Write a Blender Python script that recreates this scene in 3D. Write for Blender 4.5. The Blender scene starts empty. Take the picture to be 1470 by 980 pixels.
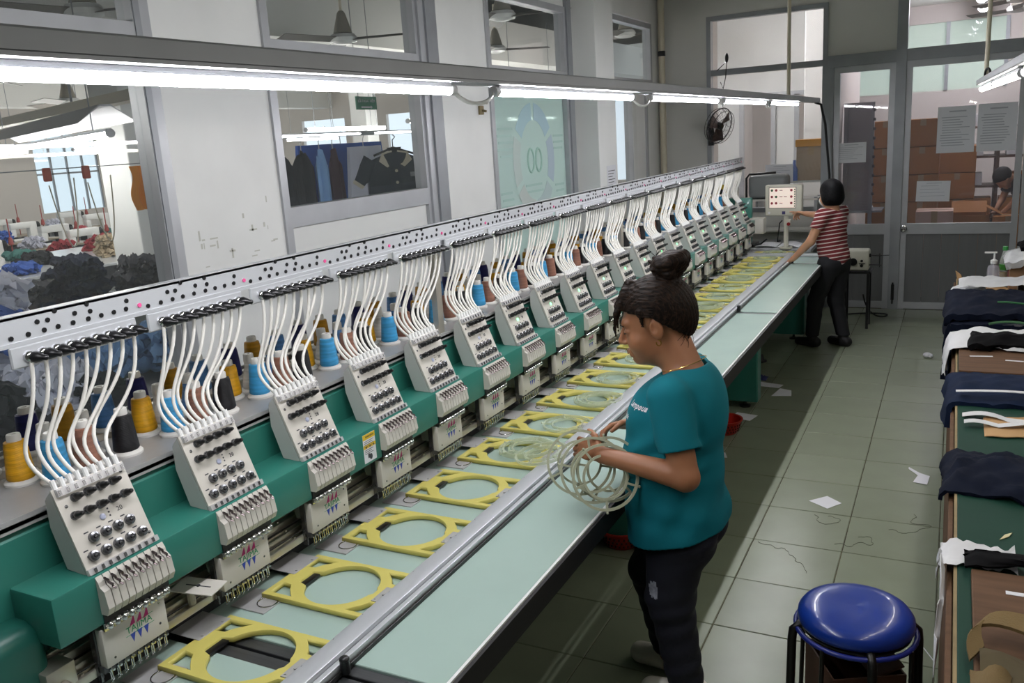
import bpy, bmesh, math, random
import numpy as np
from mathutils import Vector, Matrix, Euler
random.seed(7)
SC = bpy.context.scene
COL = SC.collection

# ---------------------------------------------------------------- camera
cam_d = bpy.data.cameras.new('camera')
cam = bpy.data.objects.new('camera', cam_d)
COL.objects.link(cam)
RC = [[0.89110606, 0.44935673, -0.06331283], [0.04839285, -0.23282136, -0.97131475], [-0.4512074, 0.86248058, -0.22921418]]
cam.matrix_world = Matrix(((RC[0][0], -RC[1][0], -RC[2][0], 0.0),
                           (RC[0][1], -RC[1][1], -RC[2][1], 0.0),
                           (RC[0][2], -RC[1][2], -RC[2][2], 1.95032),
                           (0, 0, 0, 1)))
cam_d.sensor_width = 36.0
cam_d.lens = 36.0 * 1228.4532 / 1470.0
cam_d.clip_start = 0.05
cam_d.clip_end = 200
SC.camera = cam

# ---------------------------------------------------------------- world, exposure
world = bpy.data.worlds.new('world')
SC.world = world
world.use_nodes = True
wn = world.node_tree.nodes
wn['Background'].inputs[0].default_value = (0.80, 0.90, 1.0, 1)
wn['Background'].inputs[1].default_value = 1.0
vs = SC.view_settings
vs.view_transform = 'Standard'
vs.look = 'None'
vs.exposure = 0.30
vs.gamma = 1.0
vs.use_curve_mapping = False
BENCH_L = 30.0       # radiance of the small tubes over the bench
TUBE_L = 86.0        # radiance of the tubes over the machine
HALL_L = 42.0        # radiance of the tubes in the sewing hall
STORE_L = 95.0       # radiance of the tubes in the store room

# ---------------------------------------------------------------- helpers
def lin(c):
    if isinstance(c, str):
        c = tuple(int(c[i:i + 2], 16) / 255 for i in (0, 2, 4))
    return tuple((v / 12.92 if v <= 0.04045 else ((v + 0.055) / 1.055) ** 2.4) for v in c)

def mat(name, col, rough=0.5, metal=0.0, var=0.0, scale=8.0, bump=0.0, bscale=60.0, rand=0.0,
        emit=None, estr=0.0, trans=0.0, alpha=1.0, coat=0.0, spec=0.5, stretch=None, sheen=0.0, sss=0.0, detail=3.0):
    m = bpy.data.materials.new(name)
    m.use_nodes = True
    nt = m.node_tree
    b = nt.nodes['Principled BSDF']
    c = lin(col)
    b.inputs['Base Color'].default_value = (*c, 1)
    b.inputs['Roughness'].default_value = rough
    b.inputs['Metallic'].default_value = metal
    b.inputs['Specular IOR Level'].default_value = spec
    if coat: b.inputs['Coat Weight'].default_value = coat
    if sheen: b.inputs['Sheen Weight'].default_value = sheen
    if trans: b.inputs['Transmission Weight'].default_value = trans
    if alpha < 1: b.inputs['Alpha'].default_value = alpha
    if sss:
        b.inputs['Subsurface Weight'].default_value = sss
        b.inputs['Subsurface Radius'].default_value = (0.012, 0.005, 0.003)
        b.inputs['Subsurface Scale'].default_value = 0.5
    if emit is not None:
        b.inputs['Emission Color'].default_value = (*lin(emit), 1)
        b.inputs['Emission Strength'].default_value = estr
    vec = None
    if var or bump:
        tc = nt.nodes.new('ShaderNodeTexCoord')
        mp = nt.nodes.new('ShaderNodeMapping')
        nt.links.new(tc.outputs['Object'], mp.inputs[0])
        if stretch: mp.inputs['Scale'].default_value = stretch
        vec = mp.outputs[0]
    last = None
    if var:
        n = nt.nodes.new('ShaderNodeTexNoise')
        n.inputs['Scale'].default_value = scale
        n.inputs['Detail'].default_value = detail
        nt.links.new(vec, n.inputs['Vector'])
        r = nt.nodes.new('ShaderNodeMapRange')
        r.inputs[1].default_value = 0.3; r.inputs[2].default_value = 0.7
        r.inputs[3].default_value = 1 - var; r.inputs[4].default_value = 1 + var
        nt.links.new(n.outputs['Fac'], r.inputs[0])
        last = r.outputs[0]
    if rand:
        oi = nt.nodes.new('ShaderNodeObjectInfo')
        r2 = nt.nodes.new('ShaderNodeMapRange')
        r2.inputs[3].default_value = 1 - rand; r2.inputs[4].default_value = 1 + rand
        nt.links.new(oi.outputs['Random'], r2.inputs[0])
        if last:
            mm = nt.nodes.new('ShaderNodeMath'); mm.operation = 'MULTIPLY'
            nt.links.new(last, mm.inputs[0]); nt.links.new(r2.outputs[0], mm.inputs[1])
            last = mm.outputs[0]
        else:
            last = r2.outputs[0]
    if last:
        vm = nt.nodes.new('ShaderNodeVectorMath'); vm.operation = 'SCALE'
        vm.inputs[0].default_value = c
        nt.links.new(last, vm.inputs['Scale'])
        nt.links.new(vm.outputs[0], b.inputs['Base Color'])
    if bump:
        n2 = nt.nodes.new('ShaderNodeTexNoise')
        n2.inputs['Scale'].default_value = bscale
        n2.inputs['Detail'].default_value = 2
        nt.links.new(vec, n2.inputs['Vector'])
        bp = nt.nodes.new('ShaderNodeBump')
        bp.inputs['Strength'].default_value = bump
        bp.inputs['Distance'].default_value = 0.01
        nt.links.new(n2.outputs['Fac'], bp.inputs['Height'])
        nt.links.new(bp.outputs[0], b.inputs['Normal'])
    return m

def glass(name, tint=(1, 1, 1), refl=0.06, haze=0.0, hazecol=(0.8, 0.85, 0.85)):
    """a thin pane: clear transmission, fresnel mirror, optional dusty haze"""
    m = bpy.data.materials.new(name); m.use_nodes = True
    nt = m.node_tree; nt.nodes.clear()
    out = nt.nodes.new('ShaderNodeOutputMaterial')
    tr = nt.nodes.new('ShaderNodeBsdfTransparent'); tr.inputs[0].default_value = (*tint, 1)
    gl = nt.nodes.new('ShaderNodeBsdfGlossy'); gl.inputs['Roughness'].default_value = 0.02
    lw = nt.nodes.new('ShaderNodeLayerWeight'); lw.inputs[0].default_value = 0.5
    pw = nt.nodes.new('ShaderNodeMath'); pw.operation = 'POWER'; pw.inputs[1].default_value = 5.0
    nt.links.new(lw.outputs['Facing'], pw.inputs[0])
    mul = nt.nodes.new('ShaderNodeMath'); mul.operation = 'MULTIPLY_ADD'
    mul.inputs[1].default_value = 0.85; mul.inputs[2].default_value = refl * 0.5
    nt.links.new(pw.outputs[0], mul.inputs[0])
    mx = nt.nodes.new('ShaderNodeMixShader')
    nt.links.new(mul.outputs[0], mx.inputs[0]); nt.links.new(tr.outputs[0], mx.inputs[1]); nt.links.new(gl.outputs[0], mx.inputs[2])
    last = mx
    if haze:
        df = nt.nodes.new('ShaderNodeBsdfDiffuse'); df.inputs[0].default_value = (*hazecol, 1)
        tl = nt.nodes.new('ShaderNodeBsdfTranslucent'); tl.inputs[0].default_value = (*hazecol, 1)
        ad = nt.nodes.new('ShaderNodeMixShader'); ad.inputs[0].default_value = 0.5
        nt.links.new(df.outputs[0], ad.inputs[1]); nt.links.new(tl.outputs[0], ad.inputs[2])
        m2 = nt.nodes.new('ShaderNodeMixShader'); m2.inputs[0].default_value = haze
        nt.links.new(mx.outputs[0], m2.inputs[1]); nt.links.new(ad.outputs[0], m2.inputs[2])
        last = m2
    nt.links.new(last.outputs[0], out.inputs[0])
    return m

def emis(name, col, strength):
    m = bpy.data.materials.new(name); m.use_nodes = True
    nt = m.node_tree; nt.nodes.clear()
    out = nt.nodes.new('ShaderNodeOutputMaterial')
    e = nt.nodes.new('ShaderNodeEmission'); e.inputs[0].default_value = (*lin(col), 1); e.inputs[1].default_value = strength
    nt.links.new(e.outputs[0], out.inputs[0])
    return m

def V(*a): return Vector(a)
def frame_of(d):
    d = Vector(d).normalized()
    u = d.orthogonal().normalized()
    return u, d.cross(u), d

class MB:
    def __init__(s):
        s.v = []; s.f = []; s.m = []
    def add(s, vs, fs, mi=0):
        o = len(s.v)
        s.v += [tuple(p) for p in vs]
        s.f += [tuple(i + o for i in f) for f in fs]
        s.m += [mi] * len(fs)
        return s
    def bb(s, x0, x1, y0, y1, z0, z1, mi=0):
        vs = [(x, y, z) for z in (z0, z1) for y in (y0, y1) for x in (x0, x1)]
        return s.add(vs, [(0, 2, 3, 1), (4, 5, 7, 6), (0, 1, 5, 4), (2, 6, 7, 3), (0, 4, 6, 2), (1, 3, 7, 5)], mi)
    def box(s, c, size, rot=None, mi=0):
        c = Vector(c); hx, hy, hz = (q / 2 for q in size)
        vs = [Vector((x, y, z)) for z in (-hz, hz) for y in (-hy, hy) for x in (-hx, hx)]
        if rot is not None:
            M = rot if isinstance(rot, Matrix) else Euler(rot).to_matrix()
            vs = [M @ q for q in vs]
        return s.add([q + c for q in vs], [(0, 2, 3, 1), (4, 5, 7, 6), (0, 1, 5, 4), (2, 6, 7, 3), (0, 4, 6, 2), (1, 3, 7, 5)], mi)
    def bev(s, x0, x1, y0, y1, z0, z1, r=0.005, seg=2, mi=0):
        bm = bmesh.new()
        bmesh.ops.create_cube(bm, size=1)
        for q in bm.verts:
            q.co = Vector(((x0 + x1) / 2 + q.co.x * (x1 - x0), (y0 + y1) / 2 + q.co.y * (y1 - y0), (z0 + z1) / 2 + q.co.z * (z1 - z0)))
        bmesh.ops.bevel(bm, geom=bm.edges[:], offset=r, segments=seg, profile=0.5, affect='EDGES')
        bm.verts.index_update()
        s.add([q.co for q in bm.verts], [[q.index for q in f.verts] for f in bm.faces], mi)
        bm.free(); return s
    def cyl(s, p0, p1, r0, r1=None, n=12, caps=True, mi=0):
        r1 = r0 if r1 is None else r1
        p0 = Vector(p0); p1 = Vector(p1)
        u, w, d = frame_of(p1 - p0)
        vs = []
        for p, r in ((p0, r0), (p1, r1)):
            for i in range(n):
                a = 2 * math.pi * i / n
                vs.append(p + (u * math.cos(a) + w * math.sin(a)) * r)
        fs = [(i, (i + 1) % n, n + (i + 1) % n, n + i) for i in range(n)]
        if caps: fs += [tuple(range(n - 1, -1, -1)), tuple(range(n, 2 * n))]
        return s.add(vs, fs, mi)
    def tube(s, path, r, n=8, closed=False, caps=True, mi=0, flat=None):
        path = [Vector(p) for p in path]
        N = len(path); vs = []
        rr = r if isinstance(r, (list, tuple)) else [r] * N
        t0 = (path[1] - path[0]).normalized()
        u = t0.orthogonal().normalized() if flat is None else Vector(flat)
        for i in range(N):
            if closed: t = path[(i + 1) % N] - path[i - 1]
            else: t = path[min(i + 1, N - 1)] - path[max(i - 1, 0)]
            t.normalize()
            u = (u - t * u.dot(t))
            if u.length < 1e-6: u = t.orthogonal()
            u.normalize(); w = t.cross(u)
            for k in range(n):
                a = 2 * math.pi * k / n
                vs.append(path[i] + (u * math.cos(a) + w * math.sin(a)) * rr[i])
        fs = []
        for i in range(N if closed else N - 1):
            j = (i + 1) % N
            for k in range(n):
                l = (k + 1) % n
                fs.append((i * n + k, i * n + l, j * n + l, j * n + k))
        if caps and not closed:
            fs += [tuple(range(n - 1, -1, -1)), tuple(range((N - 1) * n, N * n))]
        return s.add(vs, fs, mi)
    def lathe(s, prof, o=(0, 0, 0), axis=(0, 0, 1), n=16, mi=0):
        o = Vector(o); u, w, d = frame_of(axis)
        vs = []; fs = []
        for r, z in prof:
            for i in range(n):
                a = 2 * math.pi * i / n
                vs.append(o + d * z + (u * math.cos(a) + w * math.sin(a)) * r)
        for j in range(len(prof) - 1):
            for i in range(n):
                k = (i + 1) % n
                fs.append((j * n + i, j * n + k, (j + 1) * n + k, (j + 1) * n + i))
        if prof[0][0] > 1e-5: fs.append(tuple(range(n - 1, -1, -1)))
        if prof[-1][0] > 1e-5: fs.append(tuple(range((len(prof) - 1) * n, len(prof) * n)))
        return s.add(vs, fs, mi)
    def prism(s, pts, vec, mi=0):
        pts = [Vector(p) for p in pts]; vec = Vector(vec); n = len(pts)
        fs = [tuple(range(n - 1, -1, -1)), tuple(range(n, 2 * n))]
        fs += [(i, (i + 1) % n, n + (i + 1) % n, n + i) for i in range(n)]
        return s.add(pts + [p + vec for p in pts], fs, mi)
    def ell(s, c, r, nu=12, nv=8, rot=None, mi=0):
        c = Vector(c); vs = []; fs = []
        r = (r, r, r) if not isinstance(r, (tuple, list)) else r
        M = None if rot is None else Euler(rot).to_matrix()
        for j in range(1, nv):
            th = math.pi * j / nv
            for i in range(nu):
                a = 2 * math.pi * i / nu
                p = Vector((r[0] * math.sin(th) * math.cos(a), r[1] * math.sin(th) * math.sin(a), r[2] * math.cos(th)))
                vs.append(c + (M @ p if M else p))
        t = Vector((0, 0, r[2])); b = Vector((0, 0, -r[2]))
        vs += [c + (M @ t if M else t), c + (M @ b if M else b)]
        for j in range(nv - 2):
            for i in range(nu):
                k = (i + 1) % nu
                fs.append((j * nu + i, (j + 1) * nu + i, (j + 1) * nu + k, j * nu + k))
        T = len(vs) - 2; B = len(vs) - 1
        for i in range(nu):
            k = (i + 1) % nu
            fs.append((T, i, k)); fs.append((B, (nv - 2) * nu + k, (nv - 2) * nu + i))
        return s.add(vs, fs, mi)
    def grid(s, nx, ny, fn, thick=0.0, mi=0):
        """sheet fn(u,v)->Vector; with thickness it becomes a closed slab"""
        P = [[Vector(fn(i / nx, j / ny)) for i in range(nx + 1)] for j in range(ny + 1)]
        W = nx + 1
        vs = [p for row in P for p in row]
        top = [(j * W + i, j * W + i + 1, (j + 1) * W + i + 1, (j + 1) * W + i) for j in range(ny) for i in range(nx)]
        if not thick: return s.add(vs, top, mi)
        nv = len(vs); lo = []
        for j in range(ny + 1):
            for i in range(nx + 1):
                a = P[j][min(i + 1, nx)] - P[j][max(i - 1, 0)]
                b = P[min(j + 1, ny)][i] - P[max(j - 1, 0)][i]
                nrm = a.cross(b)
                nrm = nrm.normalized() if nrm.length > 1e-9 else Vector((0, 0, 1))
                lo.append(P[j][i] - nrm * thick)
        fs = top + [tuple(q + nv for q in reversed(f)) for f in top]
        ring = [i for i in range(W)] + [j * W + nx for j in range(1, ny + 1)] + [ny * W + i for i in range(nx - 1, -1, -1)] + [j * W for j in range(ny - 1, 0, -1)]
        for a, b in zip(ring, ring[1:] + ring[:1]):
            fs.append((a, a + nv, b + nv, b))
        return s.add(vs + lo, fs, mi)
    def mesh(s, name, mats, smooth=None):
        me = bpy.data.meshes.new(name)
        me.from_pydata(s.v, [], s.f)
        for m in (mats if isinstance(mats, (list, tuple)) else [mats]): me.materials.append(m)
        if any(s.m): me.polygons.foreach_set('material_index', s.m)
        if smooth:
            me.polygons.foreach_set('use_smooth', [True] * len(me.polygons))
            if smooth < 180: me.set_sharp_from_angle(angle=math.radians(smooth))
        me.update()
        return me
    def build(s, name, mats, parent=None, smooth=None):
        return put(name, s.mesh(name, mats, smooth), parent)

def put(name, me, parent=None, loc=None, rot=None):
    o = bpy.data.objects.new(name, me); COL.objects.link(o)
    if parent is not None: o.parent = parent
    if loc is not None: o.location = loc
    if rot is not None: o.rotation_euler = rot
    return o
def tag(o, label, cat, group=None):
    o['label'] = label; o['category'] = cat
    if group: o['group'] = group
    return o
def thing(name, label, cat, loc=(0, 0, 0), rz=0.0, group=None):
    o = put(name, None, None, loc, (0, 0, rz))
    return tag(o, label, cat, group)
def struct(o, label=None):
    o['kind'] = 'structure'
    if label: o['label'] = label
    return o
def copy_tree(src, parent=None):
    c = src.copy(); COL.objects.link(c); c.parent = parent
    for ch in list(src.children): copy_tree(ch, c)
    return c
def text_mesh(txt, size, depth=0.0006, bold=False, align='CENTER', shear=0.0, sx=1.0):
    cu = bpy.data.curves.new('txt', 'FONT')
    cu.body = txt; cu.size = size; cu.extrude = depth; cu.align_x = align; cu.align_y = 'CENTER'; cu.resolution_u = 2
    cu.shear = shear
    if bold: cu.offset = size * 0.02
    o = bpy.data.objects.new('txt', cu); COL.objects.link(o)
    dg = bpy.context.evaluated_depsgraph_get(); dg.update()
    ev = o.evaluated_get(dg)
    me = ev.to_mesh()
    vs = [(q.co.x * sx, q.co.y, q.co.z) for q in me.vertices]; fs = [tuple(p.vertices) for p in me.polygons]
    ev.to_mesh_clear()
    bpy.data.objects.remove(o); bpy.data.curves.remove(cu)
    return vs, fs
def place_text(mb, txt, size, o, xdir, ydir, mi=0, **k):
    vs, fs = text_mesh(txt, size, **k)
    o = Vector(o); x = Vector(xdir).normalized(); y = Vector(ydir).normalized(); z = x.cross(y)
    return mb.add([o + x * q[0] + y * q[1] + z * q[2] for q in vs], fs, mi)
def bez(p0, p1, p2, p3, n):
    p0, p1, p2, p3 = map(Vector, (p0, p1, p2, p3))
    out = []
    for i in range(n + 1):
        t = i / n; u = 1 - t
        out.append(p0 * u ** 3 + p1 * 3 * u * u * t + p2 * 3 * u * t * t + p3 * t ** 3)
    return out
ORD = ['first', 'second', 'third', 'fourth', 'fifth', 'sixth', 'seventh', 'eighth', 'ninth', 'tenth', 'eleventh', 'twelfth', 'thirteenth',
       'fourteenth', 'fifteenth', 'sixteenth', 'seventeenth', 'eighteenth', 'nineteenth', 'twentieth']

# ---------------------------------------------------------------- materials
M = {}
M['tile'] = mat('glazed_floor_tile', '7d8570', 0.30, var=0.06, scale=5, rand=0.05, bump=0.05, bscale=9, spec=0.5)
M['grout'] = mat('floor_grout', '5a5846', 0.9, var=0.5, scale=9)
M['wall'] = mat('white_wall_paint', 'e4e5e3', 0.55, var=0.03, scale=2.5, detail=5)
M['walldirty'] = mat('scuffed_white_panel', 'e6e7e5', 0.4, var=0.04, scale=3.0, detail=8)
M['backwall'] = mat('grey_back_wall_paint', 'cfcec9', 0.6, var=0.04, scale=1.5)
M['alu'] = mat('aluminium_profile', 'b6b8bc', 0.38, 0.35, var=0.06, scale=6)
M['aludark'] = mat('dull_aluminium_profile', '979a9e', 0.42, 0.35, var=0.08, scale=5)
M['doorpanel'] = mat('grey_door_panel', '717273', 0.45, 0.2, var=0.05, scale=3, stretch=(8, 8, 0.6))
M['pane'] = glass('window_glass', (0.95, 0.97, 0.97), 0.05, haze=0.03)
M['doorpane'] = glass('dusty_door_glass', (0.90, 0.91, 0.93), 0.06, haze=0.05, hazecol=(0.75, 0.75, 0.8))
M['frost'] = glass('frosted_poster_glass', (0.80, 0.9, 0.88), 0.05, haze=0.88, hazecol=(0.68, 0.82, 0.79))
M['ceil'] = mat('ceiling_paint', 'e6e5e0', 0.8)
M['cream'] = mat('cream_painted_pipe', 'cfc6b0', 0.5)
M['white'] = mat('white_plastic', 'dfe0de', 0.35)
M['black'] = mat('black_plastic', '141416', 0.3)
M['rubber'] = mat('black_rubber', '1b1b1d', 0.6)
M['chrome'] = mat('chrome', 'c9c9cb', 0.12, 1.0)
M['steel'] = mat('brushed_steel', 'a5a6a8', 0.3, 0.9, var=0.08, scale=20, stretch=(1, 12, 1))
M['paper'] = mat('white_paper', 'dcdde2', 0.7)
M['ink'] = mat('printed_ink', '3a3b40', 0.7)

# ================================================================ SETTING
XW, YB, ZC, XR, YN = -2.95, 9.5, 3.45, 2.3, -1.6
# floor: grout bed with single glazed tiles laid on it
fl = MB().bb(-3.2, XR, YN, YB + 5.2, -0.06, -0.004).build('floor', M['grout'])
struct(fl, 'green grey glazed tile floor')
tb = MB().bev(-0.1977, 0.1977, -0.1977, 0.1977, -0.02, 0.0, 0.0022, 1)
tile_me = tb.mesh('tile', M['tile'])
TX, TY = -0.38, 3.877
for i in range(-7, 3):
    for j in range(-7, 15):
        x = TX + 0.2 + 0.4 * i; y = TY + 0.2 + 0.4 * j
        if y > YB - 0.1 or y < 1.2: continue
        o = put('tile', tile_me, fl, (x, y, random.uniform(-0.0006, 0.0006)), (random.uniform(-.0012, .0012), random.uniform(-.0012, .0012), 0))
# plain tiled area outside the view (material only)
for nm, a in (('floor_edge', (-3.0, XR, YN, 1.277)), ('floor_side', (0.82, XR, 1.277, YB)),):
    o = MB().bb(a[0], a[1], a[2], a[3], -0.02, -0.0005).build(nm, M['tile'], fl)

struct(MB().bb(-14.5, XR + 0.2, YN - 0.2, 15.2, ZC, ZC + 0.1).build('ceiling', M['ceil']))
struct(MB().bb(XR, XR + 0.1, YN, 14.6, 0, ZC).build('wall_right', mat('grey_green_wall', '8f958c', .7)))
struct(MB().bb(XW, XR, YN - 0.1, YN, 0, ZC).build('wall_near', mat('grey_wall', '8f918c', .7)))

# ---- left partition towards the sewing hall
W0, W1 = XW - 0.06, XW
wl = MB()
def wseg(y0, y1, z0, z1): wl.bb(W0, W1, y0, y1, z0, z1)
wseg(YN, 2.62, 0, 0.86)
wseg(YN, YB, 3.06, ZC)
wseg(2.62, 3.285, 0, 3.06)
wseg(3.285, 4.82, 0, 0.5)
wseg(4.82, 5.53, 0, 3.06)
wseg(5.53, 7.02, 0, 0.6); wseg(5.53, 7.02, 2.985, 3.06)
wseg(7.02, 7.56, 0, 3.06)
wseg(7.56, 9.25, 0, 0.8)
wseg(8.60, 9.25, 0.8, 2.40)
wseg(9.25, YB, 0, 3.06)
wleft = struct(wl.build('wall_left', M['walldirty']), 'white partition wall with glazed bays on the left')
# scuff marks and tape remains on the first pier
sc = MB()
rnd = random.Random(3)
for k in range(20):
    y = rnd.uniform(2.72, 3.2); z = rnd.uniform(1.48, 1.62) if k < 18 else rnd.uniform(1.66, 1.74)
    if rnd.random() < 0.55: sc.bb(W1, W1 + 0.0006, y, y + rnd.uniform(.003, .012), z, z + rnd.uniform(.01, .05))
    else: sc.bb(W1, W1 + 0.0006, y, y + rnd.uniform(.015, .05), z, z + rnd.uniform(.003, .009))
sc.build('scuff_marks', mat('grey_scuffs', 'c3c3ba', 0.7), wleft)

def frame_rect(mb, y0, y1, z0, z1, w=0.05, d=(W0 - 0.012, W1 + 0.014)):
    mb.bb(d[0], d[1], y0, y0 + w, z0, z1); mb.bb(d[0], d[1], y1 - w, y1, z0, z1)
    mb.bb(d[0], d[1], y0 + w, y1 - w, z0, z0 + w); mb.bb(d[0], d[1], y0 + w, y1 - w, z1 - w, z1)
def leftwin(n, label, frames, panes, extra=()):
    w = None
    for i, a in enumerate(frames):
        mb = MB(); frame_rect(mb, *a)
        if w is None: w = struct(mb.build('window_%d' % n, M['alu']), label)
        else: mb.build('window_frame', M['alu'], w)
    for (y0, y1, z0, z1, m) in panes:
        MB().bb(XW - 0.034, XW - 0.028, y0, y1, z0, z1).build('pane', m, w)
    for (nm, b, m) in extra:
        MB().bb(*b).build(nm, m, w)
    return w
leftwin(1, 'large aluminium framed window nearest the camera', [(YN, 2.60, 0.86, 2.45), (YN, 2.60, 2.45, 3.06)],
        [(YN, 2.55, 0.91, 2.40, M['pane']), (YN, 2.55, 2.50, 3.02, M['pane'])],
        [('post', (W0 - .02, W1 + 0.02, 2.555, 2.585, 0.86, 3.06), M['aludark']), ('post', (W0 - .02, W1 + 0.02, 2.585, 2.63, 0.86, 3.06), M['alu'])])
leftwin(2, 'aluminium framed window with a white lower panel, shirt hanging behind', [(3.285, 4.66, 2.44, 3.06), (3.285, 4.66, 1.64, 2.44), (3.285, 4.66, 0.5, 1.64)],
        [(3.33, 4.62, 2.48, 3.02, M['pane']), (3.33, 4.62, 1.69, 2.40, M['pane'])],
        [('lower_panel', (W0 + .01, W1 - .01, 3.33, 4.62, 0.55, 1.60), M['white']), ('post', (W0 - .02, W1 + 0.03, 4.64, 4.70, 0.5, 3.06), M['alu']),
         ('post', (W0 - .02, W1 + 0.045, 4.70, 4.82, 0.5, 3.06), M['aludark'])])
w3 = leftwin(3, 'window with a pale green frosted poster film', [(5.53, 6.94, 2.42, 2.985), (5.53, 6.94, 0.6, 2.42)],
        [(5.56, 6.90, 2.46, 2.95, M['pane']), (5.56, 6.90, 0.65, 2.40, M['frost'])],
        [('post', (W0 - .02, W1 + 0.03, 6.93, 7.02, 0.6, 3.06), M['aludark'])])
# faint poster print: ring of six tinted segments, text lines, central emblem
cy, cz = 6.28, 1.78
cols = ['acc9d4', 'b2c3d0', 'b8cacb', 'c4cdc9', 'c0cfcb', 'acccd4']
for k in range(6):
    mb = MB(); a0 = math.radians(60 * k + 94); a1 = math.radians(60 * k + 146)
    pts = []
    for t in range(7):
        a = a0 + (a1 - a0) * t / 6; pts.append((XW - 0.0265, cy - 0.40 * math.cos(a) * 0.95, cz + 0.44 * math.sin(a)))
    for t in range(6, -1, -1):
        a = a0 + (a1 - a0) * t / 6; pts.append((XW - 0.0265, cy - 0.27 * math.cos(a) * 0.95, cz + 0.31 * math.sin(a)))
    mb.prism(pts, (0.001, 0, 0)); mb.build('poster_segment', mat('poster_tint_%d' % k, cols[k], 0.4), w3)
mb = MB()
for a, b, z in [(5.68, 5.92, 2.02), (5.66, 5.9, 1.97), (5.68, 5.92, 1.92), (5.66, 5.94, 1.87), (5.7, 5.9, 1.82), (6.66, 6.86, 1.95), (6.66, 6.85, 1.9), (6.66, 6.84, 1.85),
                (5.68, 5.86, 1.55), (5.7, 5.88, 1.5), (5.68, 5.88, 1.45), (6.66, 6.84, 1.55), (6.68, 6.84, 1.5), (6.1, 6.4, 1.58), (6.1, 6.42, 1.53)]:
    mb.bb(XW - 0.0275, XW - 0.0262, a, b, z, z + 0.018)
mb.build('poster_lines', mat('poster_line_tint', 'b0ccc6', 0.5), w3)
mb = MB()
for q in range(2):
    mb.tube([(XW - 0.027, cy + (q - .5) * 0.14 + 0.055 * math.cos(t), cz + 0.09 * math.sin(t)) for t in [2 * math.pi * i / 20 for i in range(20)]], 0.010, 6, closed=True)
mb.build('poster_emblem', mat('poster_emblem_tint', 'abcdc2', 0.5), w3)
leftwin(4, 'far window beside the column with bright daylight behind', [(7.56, 9.25, 2.42, 3.04), (7.56, 8.60, 0.8, 2.42)],
        [(7.60, 9.21, 2.46, 3.0, M['pane']), (7.6, 8.56, 0.85, 2.38, M['pane'])],
        [('post', (W0 - .01, W1 + 0.02, 8.56, 8.66, 0.8, 2.42), M['white']), ('post', (W0 - .01, W1 + 0.02, 9.0, 9.05, 0.8, 2.42), M['alu'])])
# protruding square column with a notice pasted on it
struct(MB().bev(XW, -2.735, 7.08, 7.52, 0, ZC, 0.004, 1).build('trim_1', M['wall']), 'white square column standing out from the wall')
pn = MB().bb(-2.7345, -2.7335, 7.24, 7.47, 1.43, 1.67).build('wall_notice', M['paper'])
tag(pn, 'white paper notice pasted on the square column', 'notice')
mb = MB()
for k in range(7): mb.bb(-2.7335, -2.733, 7.27, 7.44 - 0.03 * (k % 3), 1.62 - 0.025 * k, 1.626 - 0.025 * k)
mb.build('print', M['ink'], pn)
hk = MB().bev(XW, XW + .02, 5.36, 5.41, 2.13, 2.19, .004).cyl((XW + .01, 5.385, 2.16), (XW + .05, 5.385, 2.15), .008).bb(XW + .01, XW + .04, 5.37, 5.43, 2.20, 2.215).build('wall_bracket', mat('old_brass', '8d7f60', .5, .5), smooth=40)
tag(hk, 'small brass bracket on the white pier beside the frosted window', 'bracket')
# cream pipes
o = MB().cyl((-2.88, 9.42, 0), (-2.88, 9.42, ZC), 0.035, n=16).build('riser_pipe', M['cream'], smooth=40)
tag(o, 'cream vertical pipe in the far left room corner', 'pipe')
MB().lathe([(.037, 0), (.04, .004), (.04, .05), (.037, .054)], (-2.88, 9.42, 2.72), n=16).build('pipe_clip', M['black'], o, 40)

# ---- back wall
B0, B1 = YB, YB + 0.07
bw = MB()
bw.bb(XW, -2.40, B0, B1, 0, ZC)
bw.bb(-2.40, -1.20, B0, B1, 3.06, ZC); bw.bb(-2.40, -1.20, B0, B1, 0, 1.02)
bw.bb(-1.20, -0.535, B0, B1, 2.52, ZC)
bw.bb(-0.535, XR, B0, B1, 3.35, ZC)
bw.bb(1.25, XR, B0, B1, 0, 3.35)
struct(bw.build('wall_back', M['backwall']), 'grey white back wall over the doors')
def fr(mb, x0, x1, z0, z1, w=0.045, y0=B0 - 0.02, y1=B1 + 0.01):
    mb.bb(x0, x0 + w, y0, y1, z0, z1); mb.bb(x1 - w, x1, y0, y1, z0, z1)
    mb.bb(x0 + w, x1 - w, y0, y1, z0, z0 + w); mb.bb(x0 + w, x1 - w, y0, y1, z1 - w, z1)
mb = MB(); fr(mb, -2.41, -1.19, 1.02, 3.07); mb.bb(-2.365, -1.235, B0 - .015, B1, 2.47, 2.53)
w5 = struct(mb.build('window_5', M['aludark']), 'tall aluminium window in the back wall above the control panel')
MB().bb(-2.365, -1.235, B0 + .02, B0 + .026, 1.065, 2.47).build('pane', M['pane'], w5)
MB().bb(-2.365, -1.235, B0 + .02, B0 + .026, 2.53, 3.025).build('pane', M['pane'], w5)
MB().bb(-1.189, -1.125, B0 - .026, B1 - .002, 0, 2.444).build('post', M['aludark'], w5)
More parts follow.
